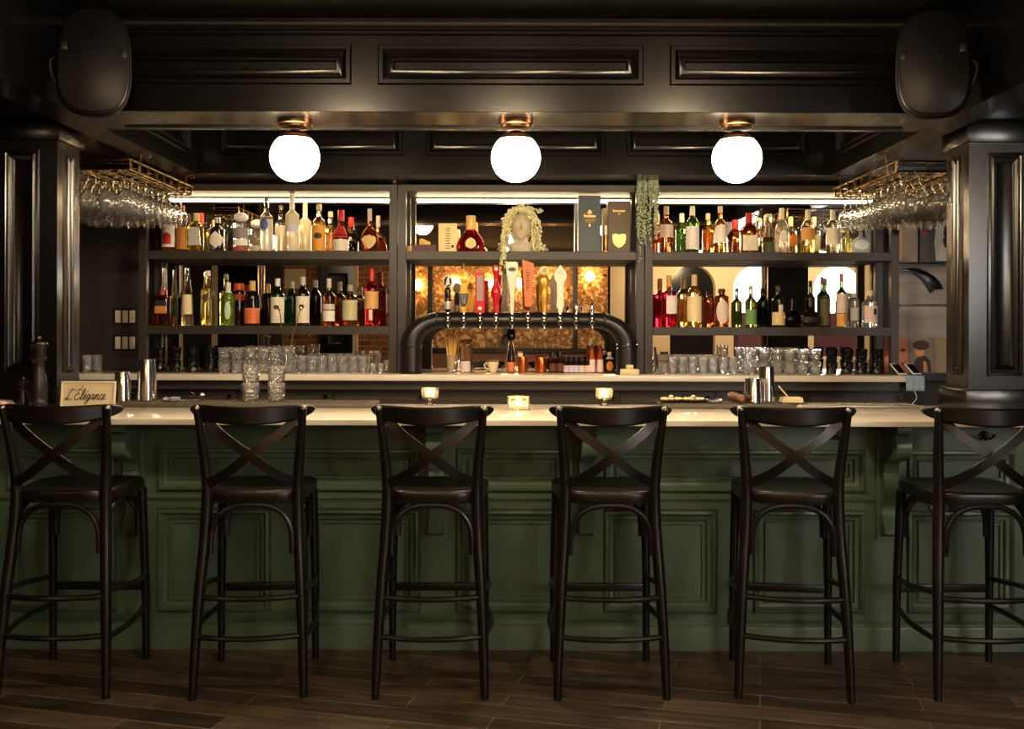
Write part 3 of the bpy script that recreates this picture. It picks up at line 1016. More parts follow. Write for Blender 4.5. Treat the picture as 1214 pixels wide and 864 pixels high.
# ------------------------------------------------------------------ draft tap tower
YT = 6.192
tower = empty('draft_tower', (X(607, YT), YT, BC))
def T(px, py, dy=0.0):
    return (X(px, YT) - X(607, YT), dy, Z(py, YT) - BC)
xl, xr_ = T(487.5, 400)[0], T(743, 400)[0]
zt_ = T(600, 379.5)[2]
rv, rh = 0.0655, 0.0485
zc0 = T(600, 410)[2]
pts, rr = [(xl, 0, 0.012), (xl, 0, zc0)], [rv, rv]
R_ = zt_ - zc0
Rx = 0.2
for k in range(1, 12):
    a = PI / 2 * k / 12
    pts.append((xl + Rx * (1 - math.cos(a)), 0, zc0 + R_ * math.sin(a)))
    rr.append(rv + (rh - rv) * math.sin(a) ** 2)
pts += [(xl + Rx, 0, zt_)]
rr += [rh]
full = pts + [(xr_ + (xl - p[0]), 0, p[2]) for p in pts[::-1]]
MB().tube(full, rr + rr[::-1], 28).build('pipe', M['blackpipe'], tower, angle=60)
for xx in (xl, xr_):
    f = MB().lathe([(rv + 0.006, 0.0015), (rv + 0.008, 0.006), (rv + 0.002, 0.014)], 28, c=(xx, 0, 0)).build('flange', M['blackpipe'], tower)
    b = MB()
    b.lathe([(rv + 0.003, zc0 - 0.006), (rv + 0.005, zc0), (rv + 0.003, zc0 + 0.006)], 28, c=(xx, 0, 0))
    b = b.build('collar', M['blackpipe'], tower)
    for a in (-150, -90, -30):
        d = MB()
        for dz in (-0.012, 0.012):
            d.ball((xx + (rv + 0.005) * math.cos(math.radians(a)), (rv + 0.005) * math.sin(math.radians(a)), zc0 + dz), 0.006, 8, 6)
        d.build('bolt', M['chrome'], b)
for px in (518, 716):
    p0 = T(px, 379.5)
    b = MB().tube([(p0[0] - 0.006, 0, zt_), (p0[0] + 0.006, 0, zt_)], rh + 0.004, 28).build('collar', M['blackpipe'], tower)
    for a in (100, 140, 175):
        q = math.radians(a)
        MB().ball((p0[0], (rh + 0.003) * math.cos(q), zt_ + (rh + 0.003) * math.sin(q)), 0.006, 8, 6).build('bolt', M['chrome'], b)

def disc_xz(cx, cz, rx, rz, y0, y1, n=28, pts=None):
    poly = pts or [(cx + rx * math.cos(2 * PI * k / n), cz + rz * math.sin(2 * PI * k / n)) for k in range(n)]
    return poly

def sil(mb, prof, y0, y1, cx=0.0):
    """Symmetrical upright silhouette: prof = [(half width, z)] bottom to top, thickness y0..y1."""
    poly = [(cx + w, z) for w, z in prof] + [(cx - w, z) for w, z in prof[::-1]]
    return mb.prism(poly, y0, y1, 'y')

u = YT / F
red = mat('red lacquer', rgb(196, 28, 40), 0.25)
white = mat('white lacquer', rgb(238, 228, 206), 0.3)
orange = mat('orange painted wood', rgb(208, 112, 58), 0.4)
blacklac = mat('black lacquer', rgb(22, 20, 20), 0.25)
gold = mat('gold lacquer', rgb(214, 158, 66), 0.3, 0.6)
silver = mat('silver print', rgb(190, 188, 184), 0.35, 0.3)
taps = [532, 550.5, 569.5, 588.3, 607, 625.6, 644.5, 663.3, 682, 700.6]
tl = ['black tap handle with a white-rimmed oval badge', 'dark shield-shaped tap handle with a gold round top', 'red paddle tap handle with a grey face', 'red bulbous tap handle', 'white flaring tap handle with a dark badge',
      'orange tapered paddle tap handle with upright lettering', 'gold sculpted tap handle with a round cream badge', 'white spade-topped tap handle', None, None]
for i, px in enumerate(taps):
    cx, _, _ = T(px, 380)
    e = empty('faucet', (cx, -rh - 0.002, zt_))
    e.parent = tower
    m = MB()
    m.lathe([(0.016, 0), (0.016, 0.006), (0.009, 0.010), (0.009, 0.03), (0.013, 0.034), (0.013, 0.046), (0.007, 0.05)], 14)
    o = m.build('shank', M['chrome'], e)
    o.rotation_euler = (PI / 2, 0, 0)
    m = MB()
    m.lathe([(0.010, -0.054), (0.013, -0.051), (0.0105, -0.03), (0.014, -0.02), (0.018, -0.012), (0.018, 0.010), (0.011, 0.016), (0.015, 0.023), (0.010, 0.030), (0.010, 0.05)], 16, c=(0, -0.04, 0))
    if i > 7:
        m.lathe([(0.009, 0.05), (0.0095, 0.1), (0.006, 0.106)], 12, c=(0, -0.04, 0))
    m.build('spout', M['chrome'], e)
    def hz(py): return Z(py, YT) - BC - zt_
    H = lambda mb, mm, nm='tap_handle', par=e: mb.build(nm, mm, par, bevel=0.002, bseg=1, angle=35)
    yA, yB = -0.052, -0.028
    if i == 0:
        h = H(MB().lathe([(0.008, hz(371)), (0.02, hz(368)), (0.021, hz(357)), (0.017, hz(354)), (0.02, hz(352)), (0.019, hz(344)), (0.012, hz(341))], 16, c=(0, -0.04, 0)), blacklac)
        MB().lathe([(0.0212, hz(367)), (0.0222, hz(362)), (0.0212, hz(358))], 16, c=(0, -0.04, 0)).build('band', silver, h)
        k = MB().prism(disc_xz(0, hz(334.5), 0.031, 0.04, 0, 0), -0.05, -0.03, 'y').build('badge', silver, h, bevel=0.002)
        MB().prism(disc_xz(0, hz(334.5), 0.024, 0.032, 0, 0), -0.0525, -0.049, 'y').build('badge_face', blacklac, h)
        MB().prism([(-0.012, hz(340)), (0.013, hz(338)), (0.008, hz(333)), (0.012, hz(330)), (0.002, hz(328.5)), (-0.006, hz(333))], -0.0545, -0.052, 'y').build('emblem', silver, h)
    elif i == 1:
        h = H(sil(MB(), [(0.009, hz(371)), (0.016, hz(366)), (0.026, hz(359)), (0.032, hz(348)), (0.029, hz(347)), (0.022, hz(346)), (0.02, hz(340)), (0.015, hz(336))], yA, yB), gold)
        sil(MB(), [(0.012, hz(364)), (0.024, hz(358)), (0.03, hz(348.5)), ], yA - 0.004, yA + 0.001).build('shield', mat('slate blue enamel', rgb(52, 58, 72), 0.3), h)
        hb = MB()
        for q in range(4):
            hb.tube([(-0.014 + 0.009 * q, yA - 0.006, hz(350)), (-0.008 + 0.006 * q, yA - 0.006, hz(361 - abs(q - 2)))], 0.0014, 5)
        hb.build('harp', silver, h)
        MB().prism(disc_xz(0, hz(332), 0.024, 0.024, 0, 0), yA, yB, 'y').build('round_top', gold, h, bevel=0.002)
        MB().tube([(0.0, -0.04, hz(328)), (0.0, -0.04, hz(313))], 0.002, 6).build('finial', gold, h)
    elif i == 2:
        h = H(MB().box(-0.029, 0.029, yA, yB, hz(371.5), hz(324)), red)
        MB().box(-0.0185, 0.0185, yA - 0.002, yA + 0.001, hz(357), hz(327.5)).build('grey_face', mat('grey print', rgb(152, 140, 138), 0.5), h)
        MB().prism(disc_xz(0, hz(366), 0.012, 0.01, 0, 0), yA - 0.002, yA + 0.001, 'y').build('emblem', white, h)
    elif i == 3:
        h = H(MB().lathe([(0.018, hz(371.5)), (0.018, hz(362)), (0.02, hz(357)), (0.03, hz(351)), (0.031, hz(347)), (0.026, hz(342)), (0.014, hz(335)), (0.013, hz(331)), (0.02, hz(324)), (0.023, hz(320)), (0.019, hz(316.5)), (0.008, hz(315.5))], 24, c=(0, -0.04, 0)), red)
        MB().prism(disc_xz(0, hz(320), 0.012, 0.011, 0, 0), -0.066, -0.06, 'y').build('emblem', silver, h)
        MB().ball((0, -0.066, hz(348)), 0.012, 10, 6, (1, 0.5, 1)).build('medallion', red, h)
    elif i == 4:
        h = H(sil(MB(), [(0.011, hz(371.5)), (0.012, hz(355)), (0.018, hz(342)), (0.033, hz(327)), (0.037, hz(316)), (0.033, hz(312.5)), (0.025, hz(311.5))], yA, yB), white)
        MB().prism(disc_xz(0, hz(320.5), 0.028, 0.019, 0, 0), yA - 0.003, yA + 0.001, 'y').build('badge', silver, h)
        MB().prism(disc_xz(0, hz(320.5), 0.023, 0.012, 0, 0), yA - 0.004, yA - 0.001, 'y').build('badge_face', mat('brown print', rgb(84, 66, 40), 0.5), h)
    elif i == 5:
        h = H(MB().prism([(-0.02, hz(364)), (0.026, hz(364)), (0.037, hz(313.5)), (-0.037, hz(308.5))], yA, yB, 'y'), orange)
        tx = MB()
        widths = [0.5, 1, 0.9, 1, 1, 0.9, 1, 1, 0.5]
        for q in range(9):
            zq = hz(346 - 26 * (q + 0.5) / 9)
            wq = 0.010 * widths[q]
            tx.box(-0.010, -0.010 + 2 * wq, yA - 0.0015, yA + 0.001, zq - 0.0028, zq + 0.0022)
            if 0 < q < 8:
                tx.box(-0.010, -0.007, yA - 0.0015, yA + 0.001, zq - 0.0065, zq + 0.0022)
        tx.box(-0.014, -0.011, yA - 0.0015, yA + 0.001, hz(346.5), hz(345.8))
        tx.build('lettering', mat('dark brown print', rgb(52, 34, 24), 0.6), h, smooth=False)
    elif i == 6:
        h = H(MB().lathe([(0.016, hz(371.5)), (0.018, hz(360)), (0.026, hz(352)), (0.022, hz(344)), (0.03, hz(338)), (0.033, hz(331)), (0.02, hz(328)), (0.012, hz(325.5))], 14, c=(0, -0.04, 0), sy=0.6, mod=lambda a, z: 1 + 0.08 * math.sin(5 * a + 60 * z)), gold)
        MB().prism(disc_xz(0, hz(321.5), 0.031, 0.027, 0, 0), yA, yB, 'y').build('badge', mat('cream enamel', rgb(232, 206, 150), 0.35), h, bevel=0.002)
        MB().tube(smoothpath([(-0.012, yA - 0.001, hz(324)), (0.0, yA - 0.001, hz(319)), (0.004, yA - 0.001, hz(324)), (0.015, yA - 0.001, hz(318.5))], 4), 0.002, 5).build('emblem', mat('brown script', rgb(110, 80, 40), 0.5), h)
    elif i == 7:
        h = H(sil(MB(), [(0.012, hz(371)), (0.014, hz(366)), (0.023, hz(364)), (0.02, hz(350)), (0.022, hz(336)), (0.036, hz(331)), (0.039, hz(327)), (0.034, hz(323)), (0.016, hz(318.5)), (0.003, hz(315.5))], yA, yB), white)
        MB().tube(smoothpath([(-0.012, yA - 0.001, hz(326)), (0.0, yA - 0.001, hz(322.5)), (0.012, yA - 0.001, hz(326))], 4), 0.0018, 5).build('emblem', mat('tan print', rgb(176, 150, 110), 0.5), h)
    if tl[i]:
        tag(h, tl[i])
tag(tower, 'black arched draft beer pipe tower with ten chrome faucets', 'beer tap')
# ------------------------------------------------------------------ bottles
PROF = {
    'wine': [(.93, 0), (1, .012), (1, .60), (.96, .65), (.78, .70), (.5, .755), (.37, .81), (.35, .97)],
    'spirit': [(.94, 0), (1, .014), (1, .57), (.97, .62), (.82, .665), (.55, .705), (.38, .745), (.34, .97)],
    'shoulder': [(.94, 0), (1, .014), (1, .62), (.97, .645), (.75, .675), (.42, .70), (.33, .73), (.31, .97)],
    'slim': [(.94, 0), (1, .012), (1, .60), (.96, .635), (.72, .675), (.42, .715), (.36, .75), (.33, .97)],
    'squat': [(.94, 0), (1, .018), (1, .60), (.96, .66), (.72, .72), (.42, .76), (.36, .80), (.34, .97)],
    'round': [(.55, 0), (.78, .03), (.95, .12), (1, .24), (.95, .36), (.78, .46), (.5, .535), (.28, .58), (.2, .64), (.18, .97)],
    'cone': [(.95, 0), (1, .012), (.98, .25), (.86, .50), (.58, .70), (.46, .85), (.42, .97)],
    'tear': [(.82, 0), (.97, .05), (1, .15), (.98, .22), (.85, .36), (.6, .50), (.36, .60), (.28, .66), (.26, .97)],
    'tri': [(.95, 0), (1, .014), (1, .36), (.9, .43), (.55, .56), (.4, .62), (.36, .70), (.36, .97)],
    'flagon': [(.94, 0), (1, .02), (1, .50), (.92, .58), (.7, .66), (.45, .73), (.32, .78), (.3, .97)],
    'jar': [(.9, 0), (1, .02), (1, .74), (.9, .80), (.5, .84), (.42, .88), (.42, .97)],
}


def prof_r(p, t):
    for (r0, a), (r1, b) in zip(p, p[1:]):
        if a <= t <= b:
            return r0 + (r1 - r0) * (t - a) / max(1e-6, b - a)
    return p[-1][0]


def refine(p):
    """Smooth the shoulder by inserting points between the profile's corners."""
    v = smoothpath([(r, t, 0) for r, t in p], 3)
    return [(q.x, min(max(q.y, 0.0), .975)) for q in v]


def patch(p, R, H, t0, t1, ha, shape='rect', sy=1.0, n=2.0, a0=0.0, off=0.0012):
    """Sheet that hugs the front of the bottle between two heights, half angle ha (degrees) about the front."""
    NU, NV = 12, 8
    vs, fs = [], []
    for j in range(NV + 1):
        v = j / NV * 2 - 1
        wv = {'rect': 1.0, 'ellipse': math.sqrt(max(0.0, 1 - v * v)), 'diamond': 1 - abs(v), 'arch': 1.0 if v < 0.3 else math.sqrt(max(0.0, 1 - ((v - 0.3) / 0.7) ** 2)),
              'heart': math.sqrt(max(0.0, 1 - v * v)) * (0.75 + 0.3 * v)}[shape]
        for i in range(NU + 1):
            u = (i / NU * 2 - 1) * max(wv, 0.02)
            a = math.radians(-90 + a0 + u * ha)
            t = t0 + (t1 - t0) * (v + 1) / 2
            ca, sa = math.cos(a), math.sin(a)
            q = 1.0 if n == 2 else 1.0 / (abs(ca) ** n + abs(sa) ** n) ** (1 / n)
            r = (prof_r(p, t) * R) * q + off
            vs.append((r * ca, r * sa * sy, t * H))
    for j in range(NV):
        for i in range(NU):
            a = j * (NU + 1) + i
            fs.append((a, a + 1, a + NU + 2, a + NU + 1))
    return MB().add(vs, fs)


CLEARG = (250, 250, 246)


def bottle(px, base, top, w, kind, liquid, cap, labels, text, Y=6.40, fill=.60, sy=1.0, n=2.0, solid=0.05, capt=.86, neck=None, name='liquor_bottle', cat='bottle', group=None, stopper=None, capr=1.14, x=None, seg=22):
    R = w * Y / F / 2
    H = Z(top, Y) - base
    p = PROF[kind]
    pr = [(r * R, t * H) for r, t in refine(p)]
    gm = glass_mat(liquid, solid)
    nm = glass_mat(neck, 0.0) if neck else gm
    b = MB().lathe(pr, seg, sy=sy, n=n, fill=fill * H if neck else None).build(name, [gm, nm], angle=50)
    b.location = (X(px, Y) if x is None else x, Y, base + 0.001)
    if cap:
        cr = prof_r(p, .96) * R * capr
        if stopper == 'ball':
            c = MB().lathe([(cr * .8, H * capt), (cr, H * (capt + .02)), (cr, H * .93)], 16)
            c.ball((0, 0, H * .955), cr * 1.9, 16, 8, (1, 1, 0.72))
        elif stopper == 'flat':
            c = MB().lathe([(cr, H * capt), (cr, H * .92), (cr * 1.9, H * .925), (cr * 1.9, H * .99), (cr * 1.7, H)], 16)
        else:
            c = MB().lathe([(cr, H * capt), (cr * 1.02, H * (capt + .01)), (cr * .98, H * .985), (cr * .86, H * 1.0)], 16)
        c.build('cap', flat(cap, 0.4), b)
    for L in labels:
        shape, t0, t1, ha, col = L[:5]
        ink = L[5] if len(L) > 5 else None
        a0 = L[6] if len(L) > 6 else 0.0
        nmx = L[7] if len(L) > 7 else 'label'
        off = L[8] if len(L) > 8 else 0.0012
        patch(p, R, H, t0, t1, ha, shape, sy, n, a0, off).build(nmx, label_mat(col, ink) if ink else label_mat(col), b, fix=False, angle=80)
    tag(b, text, cat, group or 'bottles on the %s shelf' % ('upper' if base > 1.7 else 'middle' if base > 1.3 else 'counter'))
    return b


CREAM, WHITE, TAN, BLK = (238, 226, 196), (244, 240, 230), (214, 180, 120), (34, 30, 28)
INK, RED = (60, 46, 38), (190, 36, 30)
AMBER, DAMBER, GOLDL = (214, 128, 44), (150, 66, 22), (238, 200, 110)
# upper shelf, end by the switches to the middle post
bottle(199.5, S1, 246, 15, 'shoulder', (206, 120, 90), (40, 34, 32), [('rect', .10, .58, 80, WHITE, INK), ('arch', .16, .42, 38, RED, None, 0, 'emblem', .002)], 'bottle with white label and red figure, first on the upper shelf by the switches', capt=.78)
bottle(216, S1, 245, 14, 'spirit', DAMBER, (196, 62, 36), [('rect', .05, .52, 75, (196, 128, 52), (120, 70, 24))], 'brown bottle with orange-red neck foil on the upper shelf', capt=.74)
bottle(232.5, S1, 254, 19, 'squat', (240, 214, 70), (226, 206, 160), [('rect', .16, .62, 34, (196, 190, 186), (110, 104, 110))], 'square yellow bottle with grey picture label and pale cork', n=5, capt=.80)
bottle(257.5, S1, 259, 17, 'squat', (50, 50, 54), (200, 196, 190), [('diamond', .10, .58, 78, (236, 226, 208))], 'black bottle with a white diamond-shaped label', n=3.5, solid=.4, capt=.84)
bottle(285.5, S1, 257, 18, 'jar', (236, 232, 226), (232, 232, 236), [('rect', .36, .66, 70, (150, 140, 146), (90, 80, 96)), ('rect', .17, .34, 70, WHITE), ('rect', .03, .14, 70, (170, 60, 54), WHITE)], 'clear decanter-shaped bottle with grey, white and red label', stopper='ball', capt=.87, solid=.05)
bottle(315.5, S1, 235, 15.5, 'slim', (232, 226, 206), (120, 110, 96), [('ellipse', .38, .62, 40, (70, 92, 168), WHITE, -12, 'emblem')], 'tall frosted white bottle with round blue emblem', solid=.6, capt=.93, neck=CLEARG)
bottle(346, S1, 231, 16, 'slim', (240, 230, 200), (244, 238, 220), [('rect', .34, .47, 60, (206, 206, 226), (110, 120, 190)), ('rect', .10, .26, 60, (230, 214, 176), INK)], 'tallest frosted cream bottle on the upper shelf', solid=.75, capt=.74, fill=.9)
bottle(378, S1, 243, 16, 'spirit', (236, 186, 92), (226, 208, 160), [('rect', .03, .56, 72, (226, 160, 62), (180, 110, 36)), ('ellipse', .27, .40, 34, (60, 40, 20), (160, 110, 40), 0, 'emblem', .002)], 'gold bottle with orange label and pale cork on the upper shelf', neck=CLEARG, capt=.88)
bottle(404, S1, 250, 19, 'tri', (70, 26, 20), (196, 30, 30), [('rect', .03, .30, 70, (240, 226, 206), INK), ('arch', .34, .64, 60, RED, None, 0, 'seal')], 'dark sloping-shouldered bottle with red seal and white label', capt=.74, solid=.2)
bottle(438, S1, 248, 22, 'round', (190, 104, 40), (216, 200, 190), [('heart', .08, .40, 58, (232, 196, 140), TAN)], 'round-bodied amber bottle with long neck and gold label', sy=.55, capt=.72, capr=1.3)
# upper shelf, plant end to the far end
bottle(789.5, S1, 244, 16, 'spirit', (226, 122, 70), (226, 204, 156), [('rect', .33, .60, 72, (236, 214, 196), (110, 60, 50))], 'amber-pink bottle with pale label beside the hanging plant', capt=.82)
bottle(820.5, S1, 244, 15.5, 'wine', (120, 168, 80), (244, 238, 222), [('rect', .08, .56, 74, WHITE, (120, 116, 104))], 'green glass bottle with white label and white neck foil on the upper shelf', capt=.80)
bottle(853.5, S1, 244, 14.5, 'spirit', (226, 150, 60), (220, 196, 150), [('arch', .22, .62, 66, (244, 232, 220), (90, 70, 80))], 'amber bottle with white arched label on the upper shelf', capt=.86)
bottle(887.5, S1, 252, 20, 'flagon', (176, 92, 34), (190, 44, 40), [('rect', .06, .44, 46, CREAM, INK)], 'square-shouldered amber bottle sealed with red wax', n=4, capt=.66, capr=1.3)
bottle(911.0, S1, 253, 16, Y=6.47, kind='cone', liquid=(130, 140, 80), cap=(220, 200, 150), labels=[('rect', .05, .30, 60, (70, 74, 44), (120, 120, 70))], text='cone-shaped clear bottle with dark green label on the upper shelf', capt=.93, neck=CLEARG, fill=.4)
bottle(926.5, S1, 246, 17, 'flagon', (246, 242, 226), (240, 232, 214), [('ellipse', .2, .5, 30, (236, 230, 214), (170, 160, 140), 0, 'emblem')], 'wide clear faceted bottle with white stopper', capt=.74, solid=.15, n=2.4, seg=12)
bottle(957.5, S1, 248, 16, 'squat', (240, 200, 110), (236, 220, 184), [('rect', .30, .58, 74, (236, 172, 90), (206, 140, 60))], 'golden bottle with orange label between the faceted and white-labelled bottles', capt=.76, neck=CLEARG)
bottle(987, S1, 248, 16, 'squat', (240, 236, 220), (240, 228, 200), [('rect', .20, .58, 74, (244, 234, 214), (200, 180, 150))], 'clear bottle with white label beside the golden one', capt=.76, neck=CLEARG)
bottle(1003, S1, 272, 12, 'squat', (214, 206, 110), (206, 150, 84), [], 'small pale green bottle with cork behind the round white one', Y=6.46, capt=.9, solid=.2)
bottle(1020, S1, 265, 23, 'round', (226, 236, 234), (240, 226, 196), [('ellipse', .12, .50, 50, (236, 244, 244), (150, 170, 180))], 'round flat pale bottle with mushroom cork at the far end', sy=.5, solid=.55, stopper='flat', capt=.80, capr=1.6)
# middle shelf, end by the switches
bottle(193.5, S2, 345, 19, 'jar', (110, 36, 22), (190, 84, 44), [('rect', .44, .70, 36, BLK, (170, 150, 120)), ('rect', .34, .54, 36, (214, 140, 60), (120, 60, 20), 0, 'label', .0022)], 'short square bottle of dark red liquor with orange band', n=5, capt=.86, neck=None)
bottle(194.5, S2, 314, 9, 'cone', CLEARG, (40, 38, 36), [], 'thin clear tapering bottle behind the short square one', Y=6.50, capt=.93, solid=.04)
bottle(222, S2, 317, 14, 'cone', (240, 224, 170), None, [('rect', .19, .52, 66, (236, 216, 170), TAN)], 'tall tapering bottle with cream label on the middle shelf', solid=.06, neck=CLEARG, fill=.2)
bottle(246.5, S2, 322, 16, 'slim', (244, 226, 130), (236, 226, 200), [('ellipse', .42, .58, 20, (70, 60, 50), TAN, -8, 'emblem')], 'tall pale yellow ribbed bottle on the middle shelf', capt=.9, solid=.06, seg=14)
bottle(270.5, S2, 336, 16, 'squat', (140, 180, 60), (236, 230, 214), [('ellipse', .14, .56, 26, (200, 220, 190), (90, 130, 60), 10)], 'squat bright green bottle with silver neck', capt=.62, solid=.2)
bottle(283, S2, 337, 15, 'jar', (60, 26, 18), (196, 74, 40), [('rect', .60, .74, 80, (150, 50, 36), (60, 20, 16))], 'dark bottle with broad red top standing for a reflection behind the green one', Y=6.47, capt=.84, capr=1.9, solid=.2)  # extra bottle built in place of a mirror reflection
bottle(299, S2, 334, 18, 'wine', (56, 46, 30), (216, 172, 90), [('rect', .05, .39, 78, (222, 118, 62), (236, 160, 110))], 'dark wine bottle with gold foil and orange label', capt=.74, name='wine_bottle', cat='wine bottle', solid=.2)
bottle(329, S2, 331, 16, 'wine', (40, 120, 60), (220, 220, 216), [('rect', .06, .60, 76, (240, 230, 206), (200, 186, 160)), ('ellipse', .34, .44, 22, (80, 70, 60), (40, 36, 30), 0, 'emblem', .002)], 'green glass bottle with tall cream label on the middle shelf', capt=.84)
bottle(359, S2, 329, 16, 'wine', (52, 40, 32), (190, 186, 180), [('rect', .06, .60, 76, (240, 230, 206), (200, 186, 160)), ('ellipse', .34, .44, 22, (80, 70, 60), (40, 36, 30), 0, 'emblem', .002)], 'dark brown bottle with tall cream label on the middle shelf', capt=.84, solid=.2)
bottle(390, S2, 331, 14.5, 'spirit', (150, 74, 34), (214, 206, 190), [('rect', .10, .32, 74, WHITE, (180, 150, 120)), ('rect', .34, .46, 74, (206, 200, 180), BLK)], 'slim amber bottle with two-part white label on the middle shelf', capt=.80, neck=(214, 180, 120))
bottle(415, S2, 338, 18, 'squat', (140, 84, 36), (166, 158, 136), [('rect', .14, .62, 74, (206, 196, 150), (120, 112, 80))], 'squat amber bottle with sage-coloured label', capt=.84, solid=.2, neck=(200, 170, 110))
bottle(440.5, S2, 319, 17, 'wine', (200, 36, 40), (206, 66, 40), [('rect', .30, .60, 72, (226, 176, 104), (180, 110, 60)), ('rect', .10, .28, 14, (240, 214, 190), None, 0, 'strip')], 'red bottle with orange neck foil and beige label at the post', capt=.72)
# middle shelf, plant end to the far end
bottle(793, S2, 326, 18, 'shoulder', (190, 20, 40), (216, 176, 90), [('rect', .25, .60, 40, (244, 232, 226), (170, 40, 60), 14)], 'bright red bottle with gold cap and white label', capt=.78, n=2.6)
bottle(823, S2, 325, 17, 'wine', (240, 196, 96), (226, 190, 130), [('rect', .10, .58, 72, (244, 226, 170), (196, 160, 96))], 'yellow bottle with cream label and beige foil on the middle shelf', capt=.78)
bottle(855.5, S2, 342, 16, 'jar', (206, 110, 60), (48, 40, 38), [('ellipse', .08, .72, 58, (236, 206, 196), (206, 160, 150))], 'amber bottle with oval pink label and small black cap', capt=.90, capr=1.25)
bottle(890, S2, 338, 13.5, 'spirit', (170, 180, 80), (170, 140, 110), [('rect', .06, .42, 74, (110, 160, 96), (200, 210, 120))], 'small yellow-green bottle with green label on the middle shelf', capt=.9, neck=CLEARG)
bottle(922.5, S2, 338, 15, 'wine', (44, 62, 30), (60, 44, 40), [('rect', .05, .36, 78, (232, 206, 150), (200, 170, 120)), ('rect', .36, .54, 20, (240, 232, 220), (170, 110, 100), 10, 'tag')], 'dark green wine bottle with cream label on the middle shelf', capt=.85, name='wine_bottle', cat='wine bottle', solid=.1)
bottle(961.5, S2, 352, 23, 'round', (44, 32, 26), (26, 24, 24), [('rect', .18, .34, 80, (30, 26, 24), (90, 80, 70))], 'squat round black bottle with thin neck on the middle shelf', sy=.6, capt=.70, solid=.3)
bottle(997.5, S2, 323, 12.5, 'slim', (110, 170, 80), (206, 50, 46), [('rect', .26, .62, 78, (240, 214, 200), (196, 150, 150)), ('rect', .02, .25, 78, (232, 170, 90))], 'slim bottle with red cap, green neck and peach label', capt=.84)
bottle(978, S2, 329, 12, 'slim', (90, 120, 50), (70, 70, 72), [('rect', .04, .58, 78, (90, 80, 56), (120, 108, 80))], 'slim dark-labelled green bottle beside the red-capped one', Y=6.44, capt=.86)
bottle(1012, S2, 346, 13, 'jar', (240, 238, 230), (206, 206, 206), [('rect', .20, .56, 50, (206, 200, 190), (120, 116, 110))], 'clear jar-shaped bottle behind the pink-labelled one', Y=6.47, capt=.86, solid=.05)
bottle(1031, S2, 343, 18, 'squat', (246, 242, 238), (226, 206, 190), [('rect', .12, .58, 60, (236, 206, 190), (214, 180, 166)), ('rect', .34, .50, 14, (60, 50, 56), (30, 26, 30), 22, 'emblem', .002)], 'clear bottle with pale pink label, last on the middle shelf', capt=.86, solid=.08)

# ------------------------------------------------------------------ centre of the upper shelf: boxes, decanter, bust, plants
bottle(558, S1, 256, 34, 'tear', (170, 30, 26), (226, 190, 110), [('ellipse', .10, .40, 22, (240, 214, 140), (170, 130, 70))], 'large teardrop decanter of red cognac with gold collar', sy=.45, capt=.62, capr=1.3, name='cognac_decanter', cat='decanter', solid=.1)


def carton(px0, px1, top, Y, dep, m, name, text, cat='box', base=S1, lid=True):
    x0, x1 = X(px0, Y), X(px1, Y)
    h = Z(top, Y) - base
    o = MB().box(-(x1 - x0) / 2, (x1 - x0) / 2, 0, dep, 0, h).build(name, m, bevel=0.002, bseg=1)
    o.location = ((x0 + x1) / 2, Y, base + 0.001)
    tag(o, text, cat)
    return o, (x1 - x0), h


goldfoil = mat('gold foil print', rgb(236, 190, 100), 0.35, 0.5)
b1, w1, h1 = carton(685.5, 712, 231.5, 6.36, 0.11, mat('slate blue card', rgb(74, 86, 92), 0.5), 'gift_box', 'tall slate blue gift box with gold ornament')
o = MB()
cz = h1 * 0.60
s_ = w1 / 26.0
for cxx, czz, r in ((0, 8.2, 1.6), (-2, 6.4, .9), (2, 6.4, .9), (0, 6.2, 1.0), (0, -8.6, 1.2), (0, -6.8, .7)):
    o.prism(disc_xz(cxx * s_, cz + czz * s_, r * s_, r * s_, 0, 0, 12), -0.0008, 0.0005, 'y')
for k in range(7):
    xx = (-6.0 + 2.0 * k)
    o.box((xx - .75) * s_, (xx + .75) * s_, -0.0008, 0.0005, cz + 1.2 * s_, cz + (3.6 + (1.0 if k in (0, 3) else 0)) * s_)
for a0, a1, rad in ((200, 340, 7.0), (210, 330, 5.2)):
    ptsn = [(rad * math.cos(math.radians(a0 + (a1 - a0) * k / 20)) * s_, -0.001, cz + (1.2 + rad * .85 * math.sin(math.radians(a0 + (a1 - a0) * k / 20))) * s_) for k in range(21)]
    o.tube(ptsn, .45 * s_, 5)
o.tube([(-3.5 * s_, -0.001, cz - 1.2 * s_), (3.5 * s_, -0.001, cz - 1.2 * s_)], .5 * s_, 5)
o.build('ornament', goldfoil, b1, smooth=False)
b2, w2, h2 = carton(720.5, 747, 238, 6.36, 0.11, mat('olive brown card', rgb(96, 82, 62), 0.5), 'gift_box', 'brown gift box with a gold shield')
o = MB()
s_ = w2 / 26.0
cz = h2 * 0.235
shield = [(-7.5, 7), (-4.5, 8), (0, 6.6), (4.5, 8), (7.5, 7), (7.8, 2), (6.5, -3), (3.5, -6.5), (0, -8.5), (-3.5, -6.5), (-6.5, -3), (-7.8, 2)]
o.prism([(a * s_, cz + b * s_) for a, b in shield], -0.0009, 0.0005, 'y')
o.build('shield', goldfoil, b2, smooth=False)
o = MB()
for k in range(8):
    o.box((-7 + 1.8 * k) * s_, (-5.8 + 1.8 * k) * s_, -0.0008, 0.0005, h2 * .79, h2 * .79 + (2.6 if k in (0,) else 1.7) * s_)
o.prism([(-1.2 * s_, h2 * .755), (1.2 * s_, h2 * .755), (0, h2 * .73)], -0.0008, 0.0005, 'y')
o.build('lettering', goldfoil, b2, smooth=False)
